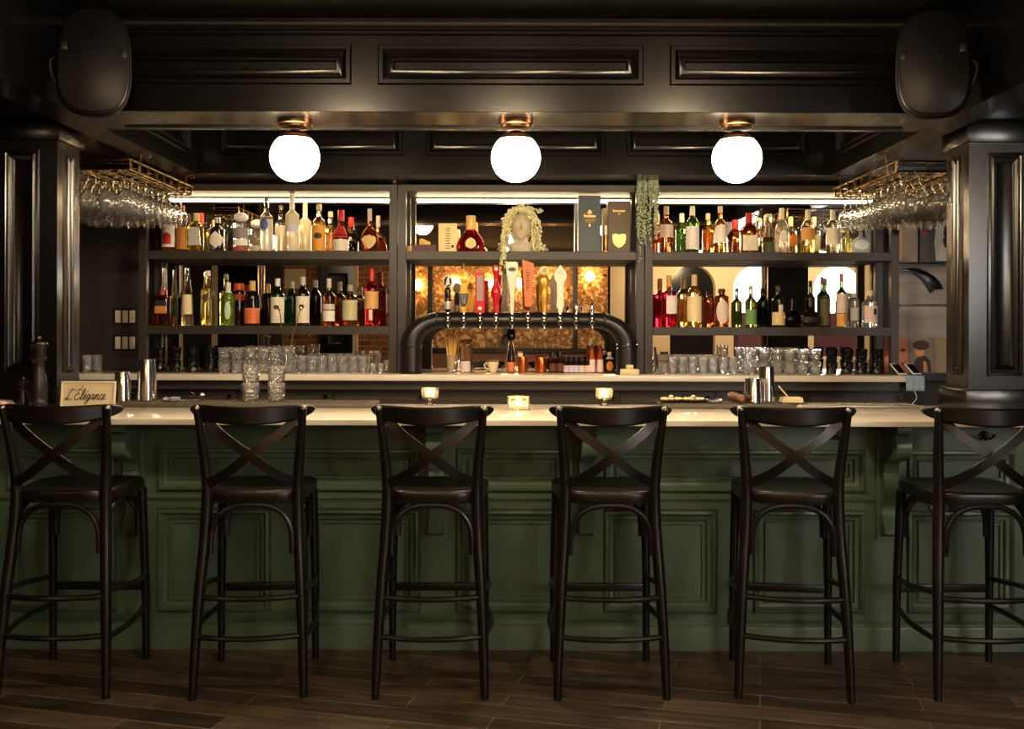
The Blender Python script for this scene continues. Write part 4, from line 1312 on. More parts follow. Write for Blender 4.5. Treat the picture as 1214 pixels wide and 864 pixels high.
b3, w3, h3 = carton(519.5, 540.5, 265, 6.36, 0.09, mat('cream card', rgb(238, 214, 150), 0.5), 'gift_box', 'cream carton with dark upright print beside the cognac decanter')
o = MB()
for k in range(9):
    o.box(-0.012 + .002 * (k % 3), 0.02 - .003 * (k % 2), -0.0008, 0.0005, h3 * (.12 + .085 * k), h3 * (.15 + .085 * k))
o.build('print', mat('grey-brown print', rgb(120, 104, 70), 0.6), b3, smooth=False)
MB().lathe([(0.009, 0), (0.009, 0.002)], 16).build('dot', flat((40, 36, 34)), b3).matrix_local = Matrix.Translation((w3 * .3, -0.0003, h3 * .2)) @ Matrix.Rotation(PI / 2, 4, 'X')
carton(489, 516.5, 290.5, 6.37, 0.12, mat('plum card', rgb(84, 42, 46), 0.5), 'flat_box', 'low plum-coloured box at the post end of the centre shelf')
ob, _, _ = carton(478, 488, 292, 6.35, 0.04, mat('tan card', rgb(206, 164, 90), 0.5), 'small_box', 'tiny tan box beside the plum box')
wd = MB().prism([(-.036, 0), (.036, .0), (.036, .018), (-.02, .042), (-.034, .034)], -.02, .02, 'y').build('cheese_wedge', mat('golden cork', rgb(226, 178, 90), 0.6, noise=.2, nscale=60), bevel=.003)
wd.location = (X(503.5, 6.41), 6.41, Z(290.5, 6.37) + .002)
tag(wd, 'golden wedge-shaped ornament resting on the plum box', 'ornament')
cs = MB().lathe([(.026, 0), (.026, .004), (.012, .01), (.0085, .02), (.009, .10), (.0115, .108), (.0095, .112)], 18).build('candlestick', mat('antique gold', rgb(214, 160, 86), .3, .7))
cs.location = (X(718, 6.33), 6.33, S1 + .001)
MB().lathe([(.0105, .1125), (.0105, .168), (.008, .172)], 16).build('candle', white, cs)
tag(cs, 'gold candlestick holding a short white candle between the gift boxes', 'candlestick')

# stone bust
def bust():
    m = MB()
    NU, NV = 56, 44
    vs = []
    g = lambda x, z, x0, z0, sx, sz: math.exp(-((x - x0) / sx) ** 2 - ((z - z0) / sz) ** 2)
    for j in range(NV + 1):
        th = PI * j / NV
        zz = -math.cos(th)
        for i in range(NU):
            a = 2 * PI * i / NU
            x, y = math.sin(th) * math.cos(a), math.sin(th) * math.sin(a)
            wj = 0.76 * (1 - 0.30 * max(0, -zz) ** 1.6)
            X_, Y_, Z_ = x * wj, y * 0.92, zz * 1.1
            if y < 0:
                f = 1.0
                d = 0.0
                d += 0.26 * g(x, zz, 0, -.16, .10, .12) + 0.15 * g(x, zz, 0, .06, .075, .2)
                d -= 0.13 * (g(x, zz, .33, .14, .17, .10) + g(x, zz, -.33, .14, .17, .10))
                d += 0.06 * (g(x, zz, .32, .12, .10, .045) + g(x, zz, -.32, .12, .10, .045))
                d += 0.07 * (g(x, zz, .33, .30, .22, .07) + g(x, zz, -.33, .30, .22, .07))
                d += 0.09 * g(x, zz, 0, -.43, .16, .04) + 0.09 * g(x, zz, 0, -.55, .14, .045)
                d -= 0.05 * g(x, zz, 0, -.49, .2, .02)
                d += 0.13 * g(x, zz, 0, -.80, .2, .14) - 0.04 * g(x, zz, 0, -.66, .2, .05)
                d += 0.05 * (g(x, zz, .45, -.15, .18, .2) + g(x, zz, -.45, -.15, .18, .2))
                Y_ -= d * 1.15
            else:
                Y_ *= 1.12
            vs.append((X_, Y_, Z_))
    fs = []
    for j in range(NV):
        for i in range(NU):
            fs.append((j * NU + i, j * NU + (i + 1) % NU, (j + 1) * NU + (i + 1) % NU, (j + 1) * NU + i))
    k = 0.082
    m.add([(x * k, y * k, z * k + 0.160) for x, y, z in vs], fs)
    for s in (-1, 1):
        m.ball((s * 0.062, 0.006, 0.160), 0.017, 10, 8, (.4, .8, 1.2))
    m.lathe([(.075, 0), (.080, .006), (.078, .02), (.088, .03), (.092, .045), (.08, .054), (.055, .064), (.042, .074), (.040, .09), (.038, .12), (.038, .14)], 32, sx=1.0, sy=.62, c=(0, .012, 0))
    return m
bu = bust().build('bust', M['plaster'], angle=80)
bu.location = (X(617.5, 6.36), 6.36, S1 + .001)
tag(bu, 'grey stone bust of a head and neck on the middle shelf unit', 'bust')

def strand(pts, r, m, jitter=.006, step=.008, rnd=random):
    path = smoothpath(pts, 14)
    acc = 0
    for a, b in zip(path, path[1:]):
        L = (b - a).length
        n = max(1, int(L / step))
        for k in range(n):
            p = a.lerp(b, k / n)
            q = (p.x + rnd.uniform(-jitter, jitter), p.y + rnd.uniform(-jitter, jitter), p.z + rnd.uniform(-jitter, jitter))
            m.ball(q, r * rnd.uniform(.7, 1.25), 6, 4)

rnd = random.Random(4)
BX, BY, BZ = X(617.5, 6.36), 6.36, S1
fo, stm = MB(), MB()
def bp(px, py, dy=0.0): return (X(px, 6.36), 6.36 + dy, Z(py, 6.36))
starts = []
for k in range(12):                                   # crown of leaves over the hair line
    a = PI * (0.06 + .88 * k / 11)
    x, z = 17 * math.cos(a), 20 * math.sin(a)
    c0 = bp(617.5 + x * .98, 268 - z * 1.0, -.05 + .02 * abs(math.cos(a)))
    for q in range(3):
        strand([c0, (c0[0] + rnd.uniform(-.02, .02), c0[1] + rnd.uniform(-.01, .05), c0[2] + rnd.uniform(-.012, .022)), (c0[0] + rnd.uniform(-.03, .03), c0[1] + .05, c0[2] + rnd.uniform(-.02, .02))], .0078, fo, .009, .0125, rnd)
for (pa, n) in (([(604, 252), (599, 268), (597, 285), (596, 300), (594, 315)], 3), ([(602, 256), (601, 275), (599, 296), (601, 318)], 2), ([(606, 250), (600, 262), (596, 280), (592, 297)], 2), ([(601, 262), (599, 280), (597, 297.5)], 2),
                ([(628, 250), (636, 262), (639, 276), (637, 290), (643, 297.5)], 2), ([(630, 254), (634, 270), (638, 285), (646, 297.5)], 2), ([(631, 258), (634, 276), (636, 297)], 2), ([(627, 247), (637, 252), (641, 250)], 1), ([(632, 262), (631, 280), (633, 297)], 2)):
    for q in range(n):
        pts = [bp(x + rnd.uniform(-1.5, 1.5), min(y, 297.0) if y <= 297.5 else y, -.045 + rnd.uniform(-.02, .03)) for x, y in pa]
        if pa[-1][1] > 298:                               # the strands that hang over the shelf edge
            pts = [p if p[2] > S1 + .03 else (p[0], YF - .025, p[2]) for p in pts]
        strand(pts, .0074, fo, .009, .013, rnd)
        stm.tube(smoothpath(pts, 6), .0015, 4)
pl_ = stm.build('trailing_plant', mat('dry green stems', rgb(104, 112, 66), .6))
fo.build('foliage', M['leafpale'], pl_)
tag(pl_, 'pale trailing string-of-pearls plant draped like hair over the stone bust', 'plant')

fo, stm = MB(), MB()
for k in range(30):
    x0 = rnd.uniform(757, 777)
    xb = 766.5 + (x0 - 767) * rnd.uniform(1.1, 1.4)
    yb = rnd.choice([rnd.uniform(235, 262), rnd.uniform(250, 290), rnd.uniform(270, 300), rnd.uniform(285, 318)])
    if xb < 757:
        yb = min(yb, 302)
    if xb > 777:
        yb = min(yb, 285)
    yy = rnd.uniform(6.17, 6.24)
    pts = [(X(x0, yy), 6.30, 2.375), (X((x0 + xb) / 2, yy), yy + .01, 2.385 - rnd.uniform(0, .02)), (X(xb, yy), yy - .005, Z(224, yy)), (X(xb + rnd.uniform(-1, 1), yy), yy, Z((224 + yb) / 2, yy)), (X(xb + rnd.uniform(-1.5, 1.5), yy), yy, Z(yb, yy))]
    strand(pts, .0055, fo, .0065, .0125, rnd)
    stm.tube(smoothpath(pts, 4), .0014, 4)
stm.lathe([(.03, 0), (.04, .03), (.042, .045), (.03, .046)], 16, c=(X(767, 6.26), 6.315, 2.3395))
hp = stm.build('trailing_plant', mat('green stems', rgb(84, 108, 70), .6))
fo.build('foliage', M['leafgreen'], hp)
tag(hp, 'blue-green string-of-pearls plant hanging down the shelf post by the gift boxes', 'plant')
# ------------------------------------------------------------------ glassware on the back counter
def tumbler(h, r0, r1, m, name='tumbler', facets=8, rows=5, wall=0.0026, seg=32, amp=0.08, label=None, waves=True):
    """Cut tumbler: hollow, the outside carved into a diamond pattern."""
    pr = [(r0 * .96, 0), (r0, .003)]
    N = 9
    for k in range(1, N + 1):
        pr.append((r0 + (r1 - r0) * k / N, .003 + (h - .003) * k / N))
    inn = [(r1 - wall, h - .0005), (r1 - wall * 1.3, h * .6), (r0 - wall * 1.6, .012), (.0006, .011)]
    def md(a, z):
        if z < .004 or z > h * .97 or not waves:
            return 1.0
        return 1 + amp * math.sin(facets * a) * math.cos(rows * PI * z / h)
    n = len(pr)
    mb = MB()
    vs, fs = [], []
    allp = pr + inn
    for i, (r, z) in enumerate(allp):
        for k in range(seg):
            a = 2 * PI * k / seg
            q = md(a, z) if i < n else 1.0
            vs.append((r * q * math.cos(a), r * q * math.sin(a), z))
    for i in range(len(allp) - 1):
        for k in range(seg):
            fs.append((i * seg + k, i * seg + (k + 1) % seg, i * seg + seg + (k + 1) % seg, i * seg + seg + k))
    fs.append(tuple(range(seg))[::-1])
    fs.append(tuple((len(allp) - 1) * seg + k for k in range(seg)))
    return mb.add(vs, fs).build(name, m, angle=25)


_protos = {}


def put(key, make, loc, label, cat, group, rz=None):
    if key not in _protos:
        _protos[key] = make()
        o = _protos[key]
    else:
        o = copy_tree(_protos[key])
    o.location = loc
    o.rotation_euler = (0, 0, random.random() * 6 if rz is None else rz)
    return tag(o, label, cat, group)


YG = 6.30
hd = (Z(412, YG) - BC) / 2
for grp, xs in (('by the light switches', (189, 208, 227.5, 249)), ('by the record display', (986, 1004.5, 1021.5, 1040))):
    for px in xs:
        for lv in (0, 1):
            put('dark', lambda: tumbler(hd - .003, .030, .037, M['darkcrystal'], 'dark_tumbler', 7, 4), (X(px, YG), YG, BC + .001 + lv * hd), 'black cut-glass tumbler stacked in twos on the back counter %s' % grp, 'glass', 'black tumblers stacked %s' % grp)
ht = (Z(412.5, YG) - BC) / 2
for grp, xs in (('by the black tumblers near the switches', [267, 282.5, 298, 313.5, 329]), ('by the black tumblers near the records', [905, 920, 935, 950, 965])):
    for px in xs:
        for row in (0, 1):
            for lv in (0, 1):
                y = YG - .03 + row * .088
                put('cut', lambda: tumbler(ht - .002, .031, .0385, M['clear'], 'cut_tumbler', 8, 5), (X(px + row * 3, YG) , y, BC + .001 + lv * ht), 'clear cut-glass tumbler stacked in twos %s' % grp, 'glass', 'tall stacks of cut tumblers %s' % grp)
hl = Z(422, YG) - BC
for grp, xs in (('in the low rows by the tap post', [347, 359, 371, 383, 395, 407, 419, 431]), ('in the low rows beside the plant post', [797, 809, 821, 833, 845, 857, 869])):
    for px in xs:
        for row in (0, 1):
            y = YG - .02 + row * .075
            put('low', lambda: tumbler(hl - .002, .026, .030, M['clear'], 'rocks_glass', 7, 5), (X(px + row * 2, YG), y, BC + .001), 'clear patterned rocks glass %s on the back counter' % grp, 'glass', 'rocks glasses %s' % grp)
hs = Z(430.5, YG) - BC
for grp, xs in (('at the tap post end', [443.5, 453]), ('at the plant post', [779.5, 786])):
    for px in xs:
        for row in (0, 1):
            put('shot', lambda: tumbler(hs - .002, .017, .021, M['clear'], 'shot_glass', 6, 2, seg=24), (X(px, YG), YG - .055 + row * .05, BC + .001), 'small clear shot glass %s of the back counter' % grp, 'glass', 'shot glasses %s' % grp)
for k, (px, dy) in enumerate(((103, 0), (110, .07), (98, .085))):
    put('low', None, (X(px, 6.26), 6.26 + dy, BC + .001), 'clear patterned glass at the bare end of the back counter under the switches', 'glass', 'glasses at the bare end of the back counter')

# mixing vessel with two gold bar spoons; wire caddy among the tall stacks
mv = tumbler(Z(411, 6.22) - BC, .037, .044, M['clear'], 'mixing_glass', 8, 6)
mv.location = (X(341, 6.2), 6.195, BC + .001)
tag(mv, 'clear patterned mixing glass holding two gold bar spoons', 'mixing glass')
for (pa, pb), lb in ((((337.5, 424), (330.5, 366)), 'twisted gold bar spoon leaning towards the green bottle label'), (((339.5, 424), (357, 366)), 'twisted gold bar spoon leaning towards the dark bottle label')):
    xa, za = X(pa[0], 6.19), Z(pa[1], 6.19)
    xb, zb = X(pb[0], 6.15), Z(pb[1], 6.15)
    m = MB()
    yo = .011 if 'green' in lb else -.011
    m.tube([(xa, 6.195 + yo, BC + .03), (xa * .5 + xb * .5, 6.175 + yo, (za + zb) / 2), (xb, 6.15 + yo, zb)], .0036, 6)
    m.ball((xb, 6.15 + yo, zb), .010, 10, 8, (1, .6, 1.5))
    m.ball((xa, 6.195 + yo, BC + .032), .009, 8, 6, (.8, .8, 1.2))
    tag(m.build('bar_spoon', M['brass']), lb, 'bar spoon', 'gold bar spoons')
mv2 = tumbler(Z(411, 6.2) - BC, .034, .04, M['clear'], 'mixing_glass', 8, 6)
mv2.location = (X(888.5, 6.2), 6.2, BC + .001)
tag(mv2, 'clear mixing glass on the back counter behind the two steel tins', 'mixing glass')
tk = MB().tube([(X(780, 6.19), 6.19, BC + .012), (X(776.5, 6.17), 6.17, Z(411, 6.17))], .007, 10).build('steel_muddler', M['steel'])
tag(tk, 'slim steel muddler upright against the plant post', 'muddler')
nb = MB().prism([(-.045, 0), (.045, 0), (.05, .045), (.0, .06), (-.045, .055)], -.03, .03, 'y').build('napkin_stack', mat('kraft paper', rgb(206, 160, 96), .7), bevel=.003)
nb.location = (X(791, 6.5), 6.51, BC + .001)
tag(nb, 'kraft paper bundle behind the shot glasses by the plant post', 'napkins')

# ------------------------------------------------------------------ small things under the tap tower
YB2 = 6.44
def at(px, Y=YB2): return (X(px, Y), Y, BC + .001)
c = MB().lathe([(.021, 0), (.024, .004), (.036, .10), (.0375, .115), (.0355, .115), (.034, .10), (.021, .008), (.0006, .007)], 24).build('straw_glass', M['clear'])
c.location = at(535.5)
tag(c, 'ribbed clear glass full of yellow straws', 'glass')
straw = mat('yellow paper straw', rgb(224, 176, 92), .5)
for k in range(13):
    a = 2 * PI * k / 13
    rr_ = .018 if k % 2 else .010
    b0 = Vector((X(535.5, YB2) + .009 * math.cos(a), YB2 + .009 * math.sin(a), BC + .010))
    rt = .040 if k % 2 else .020
    b1_ = Vector((X(535.5, YB2) + rt * math.cos(a), YB2 + rt * math.sin(a) * .8, Z(400.5 + (k % 3), YB2)))
    tag(MB().tube([b0, b1_], .0055, 8).build('straw', straw), 'yellow paper straw standing in the ribbed glass by the tap column', 'straw', 'yellow straws in the ribbed glass')
bottle(552, BC, 403, 12.5, 'jar', (196, 150, 110), (70, 50, 40), [('rect', .02, .34, 60, (226, 208, 206), (190, 170, 170)), ('rect', .34, .38, 60, (60, 50, 48))], 'tall narrow jar with pale label beside the yellow straws', Y=YB2, capt=.92, capr=2.3, name='spice_jar', cat='jar', group='small bottles under the taps', solid=.2)
cup = MB().lathe([(.018, 0), (.02, .004), (.028, .02), (.034, .052), (.036, .066), (.034, .066), (.031, .05), (.024, .02), (.0006, .008)], 28).build('cup', mat('cream china', rgb(236, 220, 180), .3))
cup.location = at(584.5, 6.40)
MB().tube(smoothpath([(-.033, 0, .056), (-.05, 0, .058), (-.055, 0, .042), (-.04, 0, .022), (-.029, 0, .02)], 5), .0035, 8).build('handle', cup.data.materials[0], cup)
tag(cup, 'cream china coffee cup on the counter under the taps', 'cup')
sa = MB().lathe([(.025, 0), (.05, .008), (.052, .011), (.03, .006), (.0006, .004)], 28).build('saucer', cup.data.materials[0])
sa.location = at(569, 6.36)
tag(sa, 'small cream saucer beside the china cup', 'saucer')
# black siphon-shaped pourer with wire frame
sp = MB().lathe([(.024, 0), (.026, .01), (.022, .11), (.012, .17), (.012, .20), (.026, .215), (.028, .26), (.02, .285)], 24).build('soda_siphon', mat('smoked black glass', rgb(30, 27, 25), .1))
sp.location = at(606, 6.45)
MB().lathe([(.0265, .004), (.0262, .066), (.0245, .066)], 24).build('label_band', flat((216, 124, 60), .5), sp)
for s in (-1, 1):
    MB().tube([(s * .008, -.02, .20), (s * .03, -.026, .10), (s * .036, -.026, .0)], .0024, 6).build('wire', M['steel'], sp)
MB().tube(smoothpath([(-.02, 0, .25), (-.05, -.005, .22), (-.075, -.01, .16), (-.085, -.01, .12)], 5), .009, 8).build('spout', flat((36, 30, 28), .3), sp)
tag(sp, 'black siphon bottle with orange band and wire sides under the white tap', 'siphon')
copper = mat('copper', rgb(206, 116, 60), .28, 1.0)
for px, h0, lb in ((620, 423, 'tall copper tin under the orange tap handle'), (642, 424, 'wider copper tin beside the dark dropper bottles')):
    hh = Z(h0, YB2) - BC
    r_ = .03 if px < 630 else .034
    o = MB().lathe([(r_ * .95, 0), (r_, .003), (r_, hh - .003), (r_ * .97, hh), (r_ * .9, hh), (r_ * .9, .006), (.0006, .006)], 28).build('copper_tin', copper)
    o.location = at(px)
    tag(o, lb, 'tin', 'copper tins under the taps')
lidc = MB().box(-.016, .016, -.02, .02, 0, .024).build('matchbox', mat('cream card box', rgb(236, 204, 140), .6), bevel=.002)
lidc.location = (X(617, YB2), YB2 - .0, Z(423, YB2) + .002)
tag(lidc, 'small cream matchbox lying on the tall copper tin', 'box')
for px, t, lb in ((655.5, 418, 'dark bitters bottle with bulb dropper next to the copper tin'), (664, 417.5, 'dark bitters bottle with bulb dropper next to the short droppers')):
    bottle(px, BC, t, 9, 'squat', (70, 36, 20), (30, 26, 24), [('rect', .05, .45, 70, (96, 54, 34), (60, 34, 24))], lb, Y=YB2, capt=.74, capr=1.5, name='bitters_bottle', group='bitters bottles under the taps', solid=.3)
for k, px in enumerate((671, 677, 683.2, 690, 696.8)):
    bottle(px, BC, 424, 6.4, 'jar', (60, 46, 50), (22, 22, 26), [('rect', .02, .48, 80, [(226, 190, 200), (214, 196, 220), (214, 210, 226), (232, 214, 200), (230, 206, 190)][k], (170, 150, 160))],
           'small dropper bottle with black cap, %s in its row under the taps' % ['first', 'second', 'middle', 'fourth', 'last'][k], Y=YB2, capt=.56, capr=2.2, name='dropper_bottle', group='dropper bottles under the taps', solid=.3)
for px, liq, lb in ((702, (226, 120, 50), 'orange hot sauce bottle with white label under the taps'), (711.5, (220, 70, 40), 'red hot sauce bottle with white label under the taps')):
    bottle(px, BC, 410.5, 8, 'cone', liq, (30, 26, 26), [('rect', .02, .50, 80, (240, 214, 206), (150, 60, 60))], lb, Y=YB2, capt=.91, capr=1.25, name='hot_sauce_bottle', group='hot sauce bottles under the taps', solid=.45)
bottle(722.5, BC, 417, 11.5, 'squat', (50, 34, 24), (226, 210, 190), [('ellipse', .08, .56, 40, (226, 130, 50), (240, 170, 90)), ('rect', .66, .8, 60, (220, 200, 190), (120, 100, 90))], 'dark bottle with round orange label next to the tap column', Y=YB2, capt=.82, name='bitters_bottle', group='bitters bottles under the taps', solid=.3)
sb = MB().box(-.058, .058, -.017, .017, 0, .037).build('condiment_box', mat('cream ceramic', rgb(236, 222, 170), .4), bevel=.006)
sb.location = (X(746.5, 6.1), 6.096, BC + .001)
MB().box(-.022, .022, -.014, .014, .0372, .062).build('lid', sb.data.materials[0], sb, bevel=.004)
tag(sb, 'low cream ceramic box with square lid at the foot of the tap column', 'box')

# ------------------------------------------------------------------ wall switches, display shelves, records, tablets
for zc, lb in ((376.5, 'upper black switch plate with three white rockers on the dark wall'), (407.5, 'lower black switch plate with three white rockers on the dark wall')):
    y = RN
    p = MB().box(-.083, .083, -.008, -.0005, -.052, .052).build('switch_plate', flat((24, 22, 20), .35), bevel=.003)
    p.location = (X(149, y), y, Z(zc, y))
    for k in (-1, 0, 1):
        MB().box(k * .048 - .0185, k * .048 + .0185, -.013, -.0075, -.041, .041).build('rocker', flat((236, 226, 206), .4), p, bevel=.002)
    tag(p, lb, 'light switch', 'switch plates on the dark wall')

YD = 6.50
dx0, dx1 = X(1064, 6.5) + .02, X(1064, 6.5) + .56
ds = empty('display_shelf', (dx0, RN, 1.10))
MB().box(0, dx1 - dx0, -.022, -.001, 0, 1.25).build('back_board', M['board'], ds)
for py in (441.5, 358, 309.5):
    zz = Z(py, 6.45) - 1.10
    MB().box(0, dx1 - dx0, -.17 if py > 400 else -.05, -.0225, zz - .012, zz).build('shelf', M['black'], ds)
MB().box(0, dx1 - dx0, -.13, -.0225, 0, .05).build('base_rail', M['black'], ds)
tag(ds, 'grey weathered board display with thin black ledges beside the column', 'display shelf')
# black wing-like shape on the boards
arc = [(X(a, 6.6), Z(b, 6.6)) for a, b in ((1066, 321), (1072, 317.5), (1080, 316), (1090, 317), (1100, 321), (1109, 327), (1115, 334), (1118, 341), (1112, 341.5), (1108, 340.5), (1103.5, 346), (1100, 340), (1095, 332), (1088, 325.5), (1080, 321), (1072, 320))]
wg_ = MB().prism(arc, 6.60, 6.626, 'y').build('wing_shape', M['black'], bevel=.002)
tag(wg_, 'black curved wing-like shape on the grey boards', 'ornament')
# boxes and framed picture on the top ledge
zt1 = Z(309.5, 6.45)
o = MB().box(X(1066, 6.5), X(1085, 6.5), 6.46, 6.58, zt1 + .001, zt1 + .31).build('storage_box', mat('pale grey card', rgb(176, 160, 150), .6), bevel=.003)
tag(o, 'pale grey box on the top ledge under the hanging glasses', 'box')
o = MB().box(X(1086.5, 6.52), X(1104, 6.52), 6.47, 6.59, zt1 + .001, zt1 + .26).build('storage_box', flat((84, 80, 78), .5), bevel=.003)
lb_ = MB().box(-.0, .04, -.002, .0005, 0, .022).build('red_label', flat((196, 24, 40), .5), o)
lb_.location = (X(1086.5, 6.52) + .004, 6.47, zt1 + .18)
tag(o, 'dark box with small red label on the top ledge', 'box')
fr = empty('framed_picture', (X(1120, 6.5), 6.5, zt1))
MB().box(-.075, .075, 0, .02, .001, .30).build('frame', M['black'], fr, bevel=.002)
MB().box(-.062, .062, -.002, .001, .012, .285).build('mount', mat('white paper', rgb(214, 208, 196), .7), fr)
pd = MB()
for k in range(7):
    a = 2 * PI * k / 7
    pd.prism(disc_xz(.018 + .016 * math.cos(a), .17 + .05 * math.sin(a), .016 + .004 * (k % 3), .024, 0, 0, 14), -.0035 - .0002 * k, -.0015, 'y')
pd.build('print', flat((46, 46, 56), .7), fr)
tag(fr, 'white print with dark blot in a black frame beside the column', 'framed picture')
# record sleeves on the bottom ledge
zr_ = Z(441.5, 6.45)
def sleeve(px0, px1, py0, Y, col, lb, deco=None):
    x0, x1 = X(px0, Y), X(px1, Y)
    h = Z(py0, Y) - zr_
    o = MB().box(-(x1 - x0) / 2, (x1 - x0) / 2, 0, .005, 0, h).build('record_sleeve', col)
    o.location = ((x0 + x1) / 2, Y, zr_ + .003)
    o.rotation_euler = (math.radians(-6), 0, 0)
    tag(o, lb, 'record sleeve', 'record sleeves on the bottom ledge')
    if deco:
        deco(o, x1 - x0, h)
    return o
def shape(par, nm, pts, col, y=-.0012):
    MB().prism(pts, y, .0005, 'y').build(nm, flat(col, .6), par)
def deco_face(o, w_, h):
    shape(o, 'hair', [(-.5 * w_, .99 * h), (.1 * w_, .99 * h), (-.1 * w_, .75 * h), (-.3 * w_, .5 * h), (-.5 * w_, .4 * h)], (120, 54, 46))
    shape(o, 'eye', [(.12 * w_, .62 * h), (.3 * w_, .66 * h), (.42 * w_, .6 * h), (.28 * w_, .57 * h)], (70, 30, 34))
    shape(o, 'mouth', [(.1 * w_, .24 * h), (.26 * w_, .28 * h), (.42 * w_, .25 * h), (.26 * w_, .2 * h)], (150, 50, 50))
def deco_hat(o, w_, h):
    shape(o, 'torso', [(-.34 * w_, .01 * h), (.40 * w_, .01 * h), (.36 * w_, .34 * h), (.18 * w_, .46 * h), (-.05 * w_, .5 * h), (-.26 * w_, .36 * h)], (58, 42, 40))
    shape(o, 'arm', [(.06 * w_, .02 * h), (.24 * w_, .02 * h), (.2 * w_, .3 * h), (.08 * w_, .34 * h)], (206, 138, 96), -.002)
    shape(o, 'face', disc_xz(-.06 * w_, .60 * h, .2 * w_, .15 * h, 0, 0), (222, 150, 100), -.002)
    shape(o, 'beret', disc_xz(.02 * w_, .77 * h, .34 * w_, .14 * h, 0, 0), (70, 52, 40), -.003)
sleeve(1107.5, 1130, 399, 6.55, mat('worn olive sleeve', rgb(150, 132, 104), .6), 'worn olive-grey record sleeve against the column')
sleeve(1049, 1078, 397.5, 6.52, mat('salmon print', rgb(206, 128, 104), .6), 'salmon record sleeve with a close-up face behind the post', deco_face)
sleeve(1078.5, 1107.5, 398.5, 6.52, mat('slate print', rgb(132, 122, 112), .6), 'grey record sleeve picturing a person in a beret', deco_hat)

def tablet(px, Y, lb, tilt=58):
    e = empty('phone', (X(px, Y), Y, BC + .0045))
    MB().box(-.034, .034, -.004, .004, 0, .10).build('body', flat((232, 226, 218), .3), e, bevel=.003)
    MB().box(-.029, .029, -.0052, -.0042, .008, .092).build('screen', mat('dark screen', rgb(10, 12, 16), .08), e)
    e.rotation_euler = (math.radians(-50), 0, math.radians(24))
    tag(e, lb, 'phone', 'phones on the counter end')
tablet(1088, 6.2, 'white phone propped at the very end of the back counter')
tablet(1070.5, 6.2, 'white phone propped close to the shelf post, next to the end one')
cl = MB()
NN = 14
vs, fs = [], []
for j in range(9):
    for i in range(NN + 1):
        t = j / 8
        x = -.056 + .112 * i / NN
        dy = .004 * math.sin(i * 1.3 + j * .4) * min(1, max(0, (t - .2) * 2))
        if t < .25:
            vs.append((x, .05 - .062 * (t / .25), .003))
        else:
            vs.append((x, -.0135 - dy * .6 - .002, .002 - .092 * (t - .25) / .75))
for j in range(8):
    for i in range(NN):
        a = j * (NN + 1) + i
        fs.append((a, a + 1, a + NN + 2, a + NN + 1))
cl.add(vs, fs)
cl = cl.build('hanging_bar_cloth', mat('pale blue cotton', rgb(150, 172, 190), .9))
sm = cl.modifiers.new('thickness', 'SOLIDIFY')
sm.thickness = .002
cl.location = (X(1084, 6.08), 6.077, BC)
tag(cl, 'pale blue folded bar cloth hanging over the counter edge', 'cloth')
cd = MB().tube(smoothpath([(X(1084, 6.05), 6.05, BC - .09), (X(1087, 6.05), 6.05, BC - .13), (X(1081, 6.05), 6.05, BC - .17), (X(1070, 6.05), 6.05, BC - .215), (X(1066, 6.05), 6.05, BC - .3)], 6), .0025, 6).build('charging_cord', flat((226, 226, 230), .4))
tag(cd, 'thin white charging cable hanging below the blue cloth', 'cable')

# ------------------------------------------------------------------ things on the bar top
ZB = 1.0505
def mat_strip(px0, px1, m, lb, y0=4.76, y1=5.0, h=.02, nm='bar_mat'):
    x0, x1 = X(px0, 4.8), X(px1, 4.8)
    o = MB().box(x0, x1, y0, y1, ZB, ZB + h)
    o = o.build(nm, m, bevel=.005)
    nb_ = MB()
    k = 0
    xx = x0 + .02
    while xx < x1 - .02:
        nb_.box(xx, xx + .012, y0 + .03, y1 - .02, ZB + h, ZB + h + .003)
        xx += .024
    nb_.build('ribs', m, o, smooth=False)
    tag(o, lb, 'bar mat', 'rubber mats along the back of the bar')
    return o
mat_strip(132, 444, M['rubber'], 'long grey-brown ribbed rubber bar mat under the two tall cut glasses')
mat_strip(786, 940, M['rubber'], 'shorter ribbed rubber bar mat under the garnish trays')
mat_strip(948, 1095, mat('brushed steel', rgb(170, 160, 146), .35, .8), 'perforated steel drip mat between the tins and the column', 4.84, 5.0, .014, 'drip_mat')
ZM = ZB + .024
for px, lb in ((297.5, 'tall stacked cut glass on the mat nearer the name sign'), (328, 'tall stacked cut glass on the mat nearer the draft taps')):
    hh = (Z(434, 4.88) - ZM) / 2
    for lv in (0, 1):
        put('high', lambda: tumbler(hh - .002, .037, .0435, M['crystal2'], 'highball_glass', 9, 5, amp=.09, seg=36), (X(px, 4.88), 4.88, ZM + .001 + lv * hh), ('upper' if lv else 'lower') + ' clear ' + lb.replace('tall stacked ', ''), 'glass', 'cut glasses stacked on the bar mat')
def tin(px, top, r0, r1, Y, lb, base=ZM):
    h = Z(top, Y) - base
    o = MB().lathe([(r1 * .97, 0), (r1, .002), (r0 + (r1 - r0) * .5, h * .5), (r0, h - .004), (r0 * .985, h), (r0 * .6, h - .001), (.0006, h - .001)], 36).build('shaker_tin', M['steel'], angle=30)
    o.location = (X(px, Y), Y, base + .001)
    tag(o, lb, 'shaker tin', 'steel shaker tins on the bar')
tin(145.3, 442, .034, .044, 4.86, 'short polished steel shaker tin beside the name sign', ZM)
tin(174.3, 427, .039, .050, 4.9, 'tall polished steel shaker tin by the ribbed mat')
tin(892.5, 447.5, .036, .046, 4.87, 'short polished steel shaker tin at the garnish trays')
tin(909, 434, .034, .043, 4.93, 'tall polished steel shaker tin behind the short one at the garnish trays')

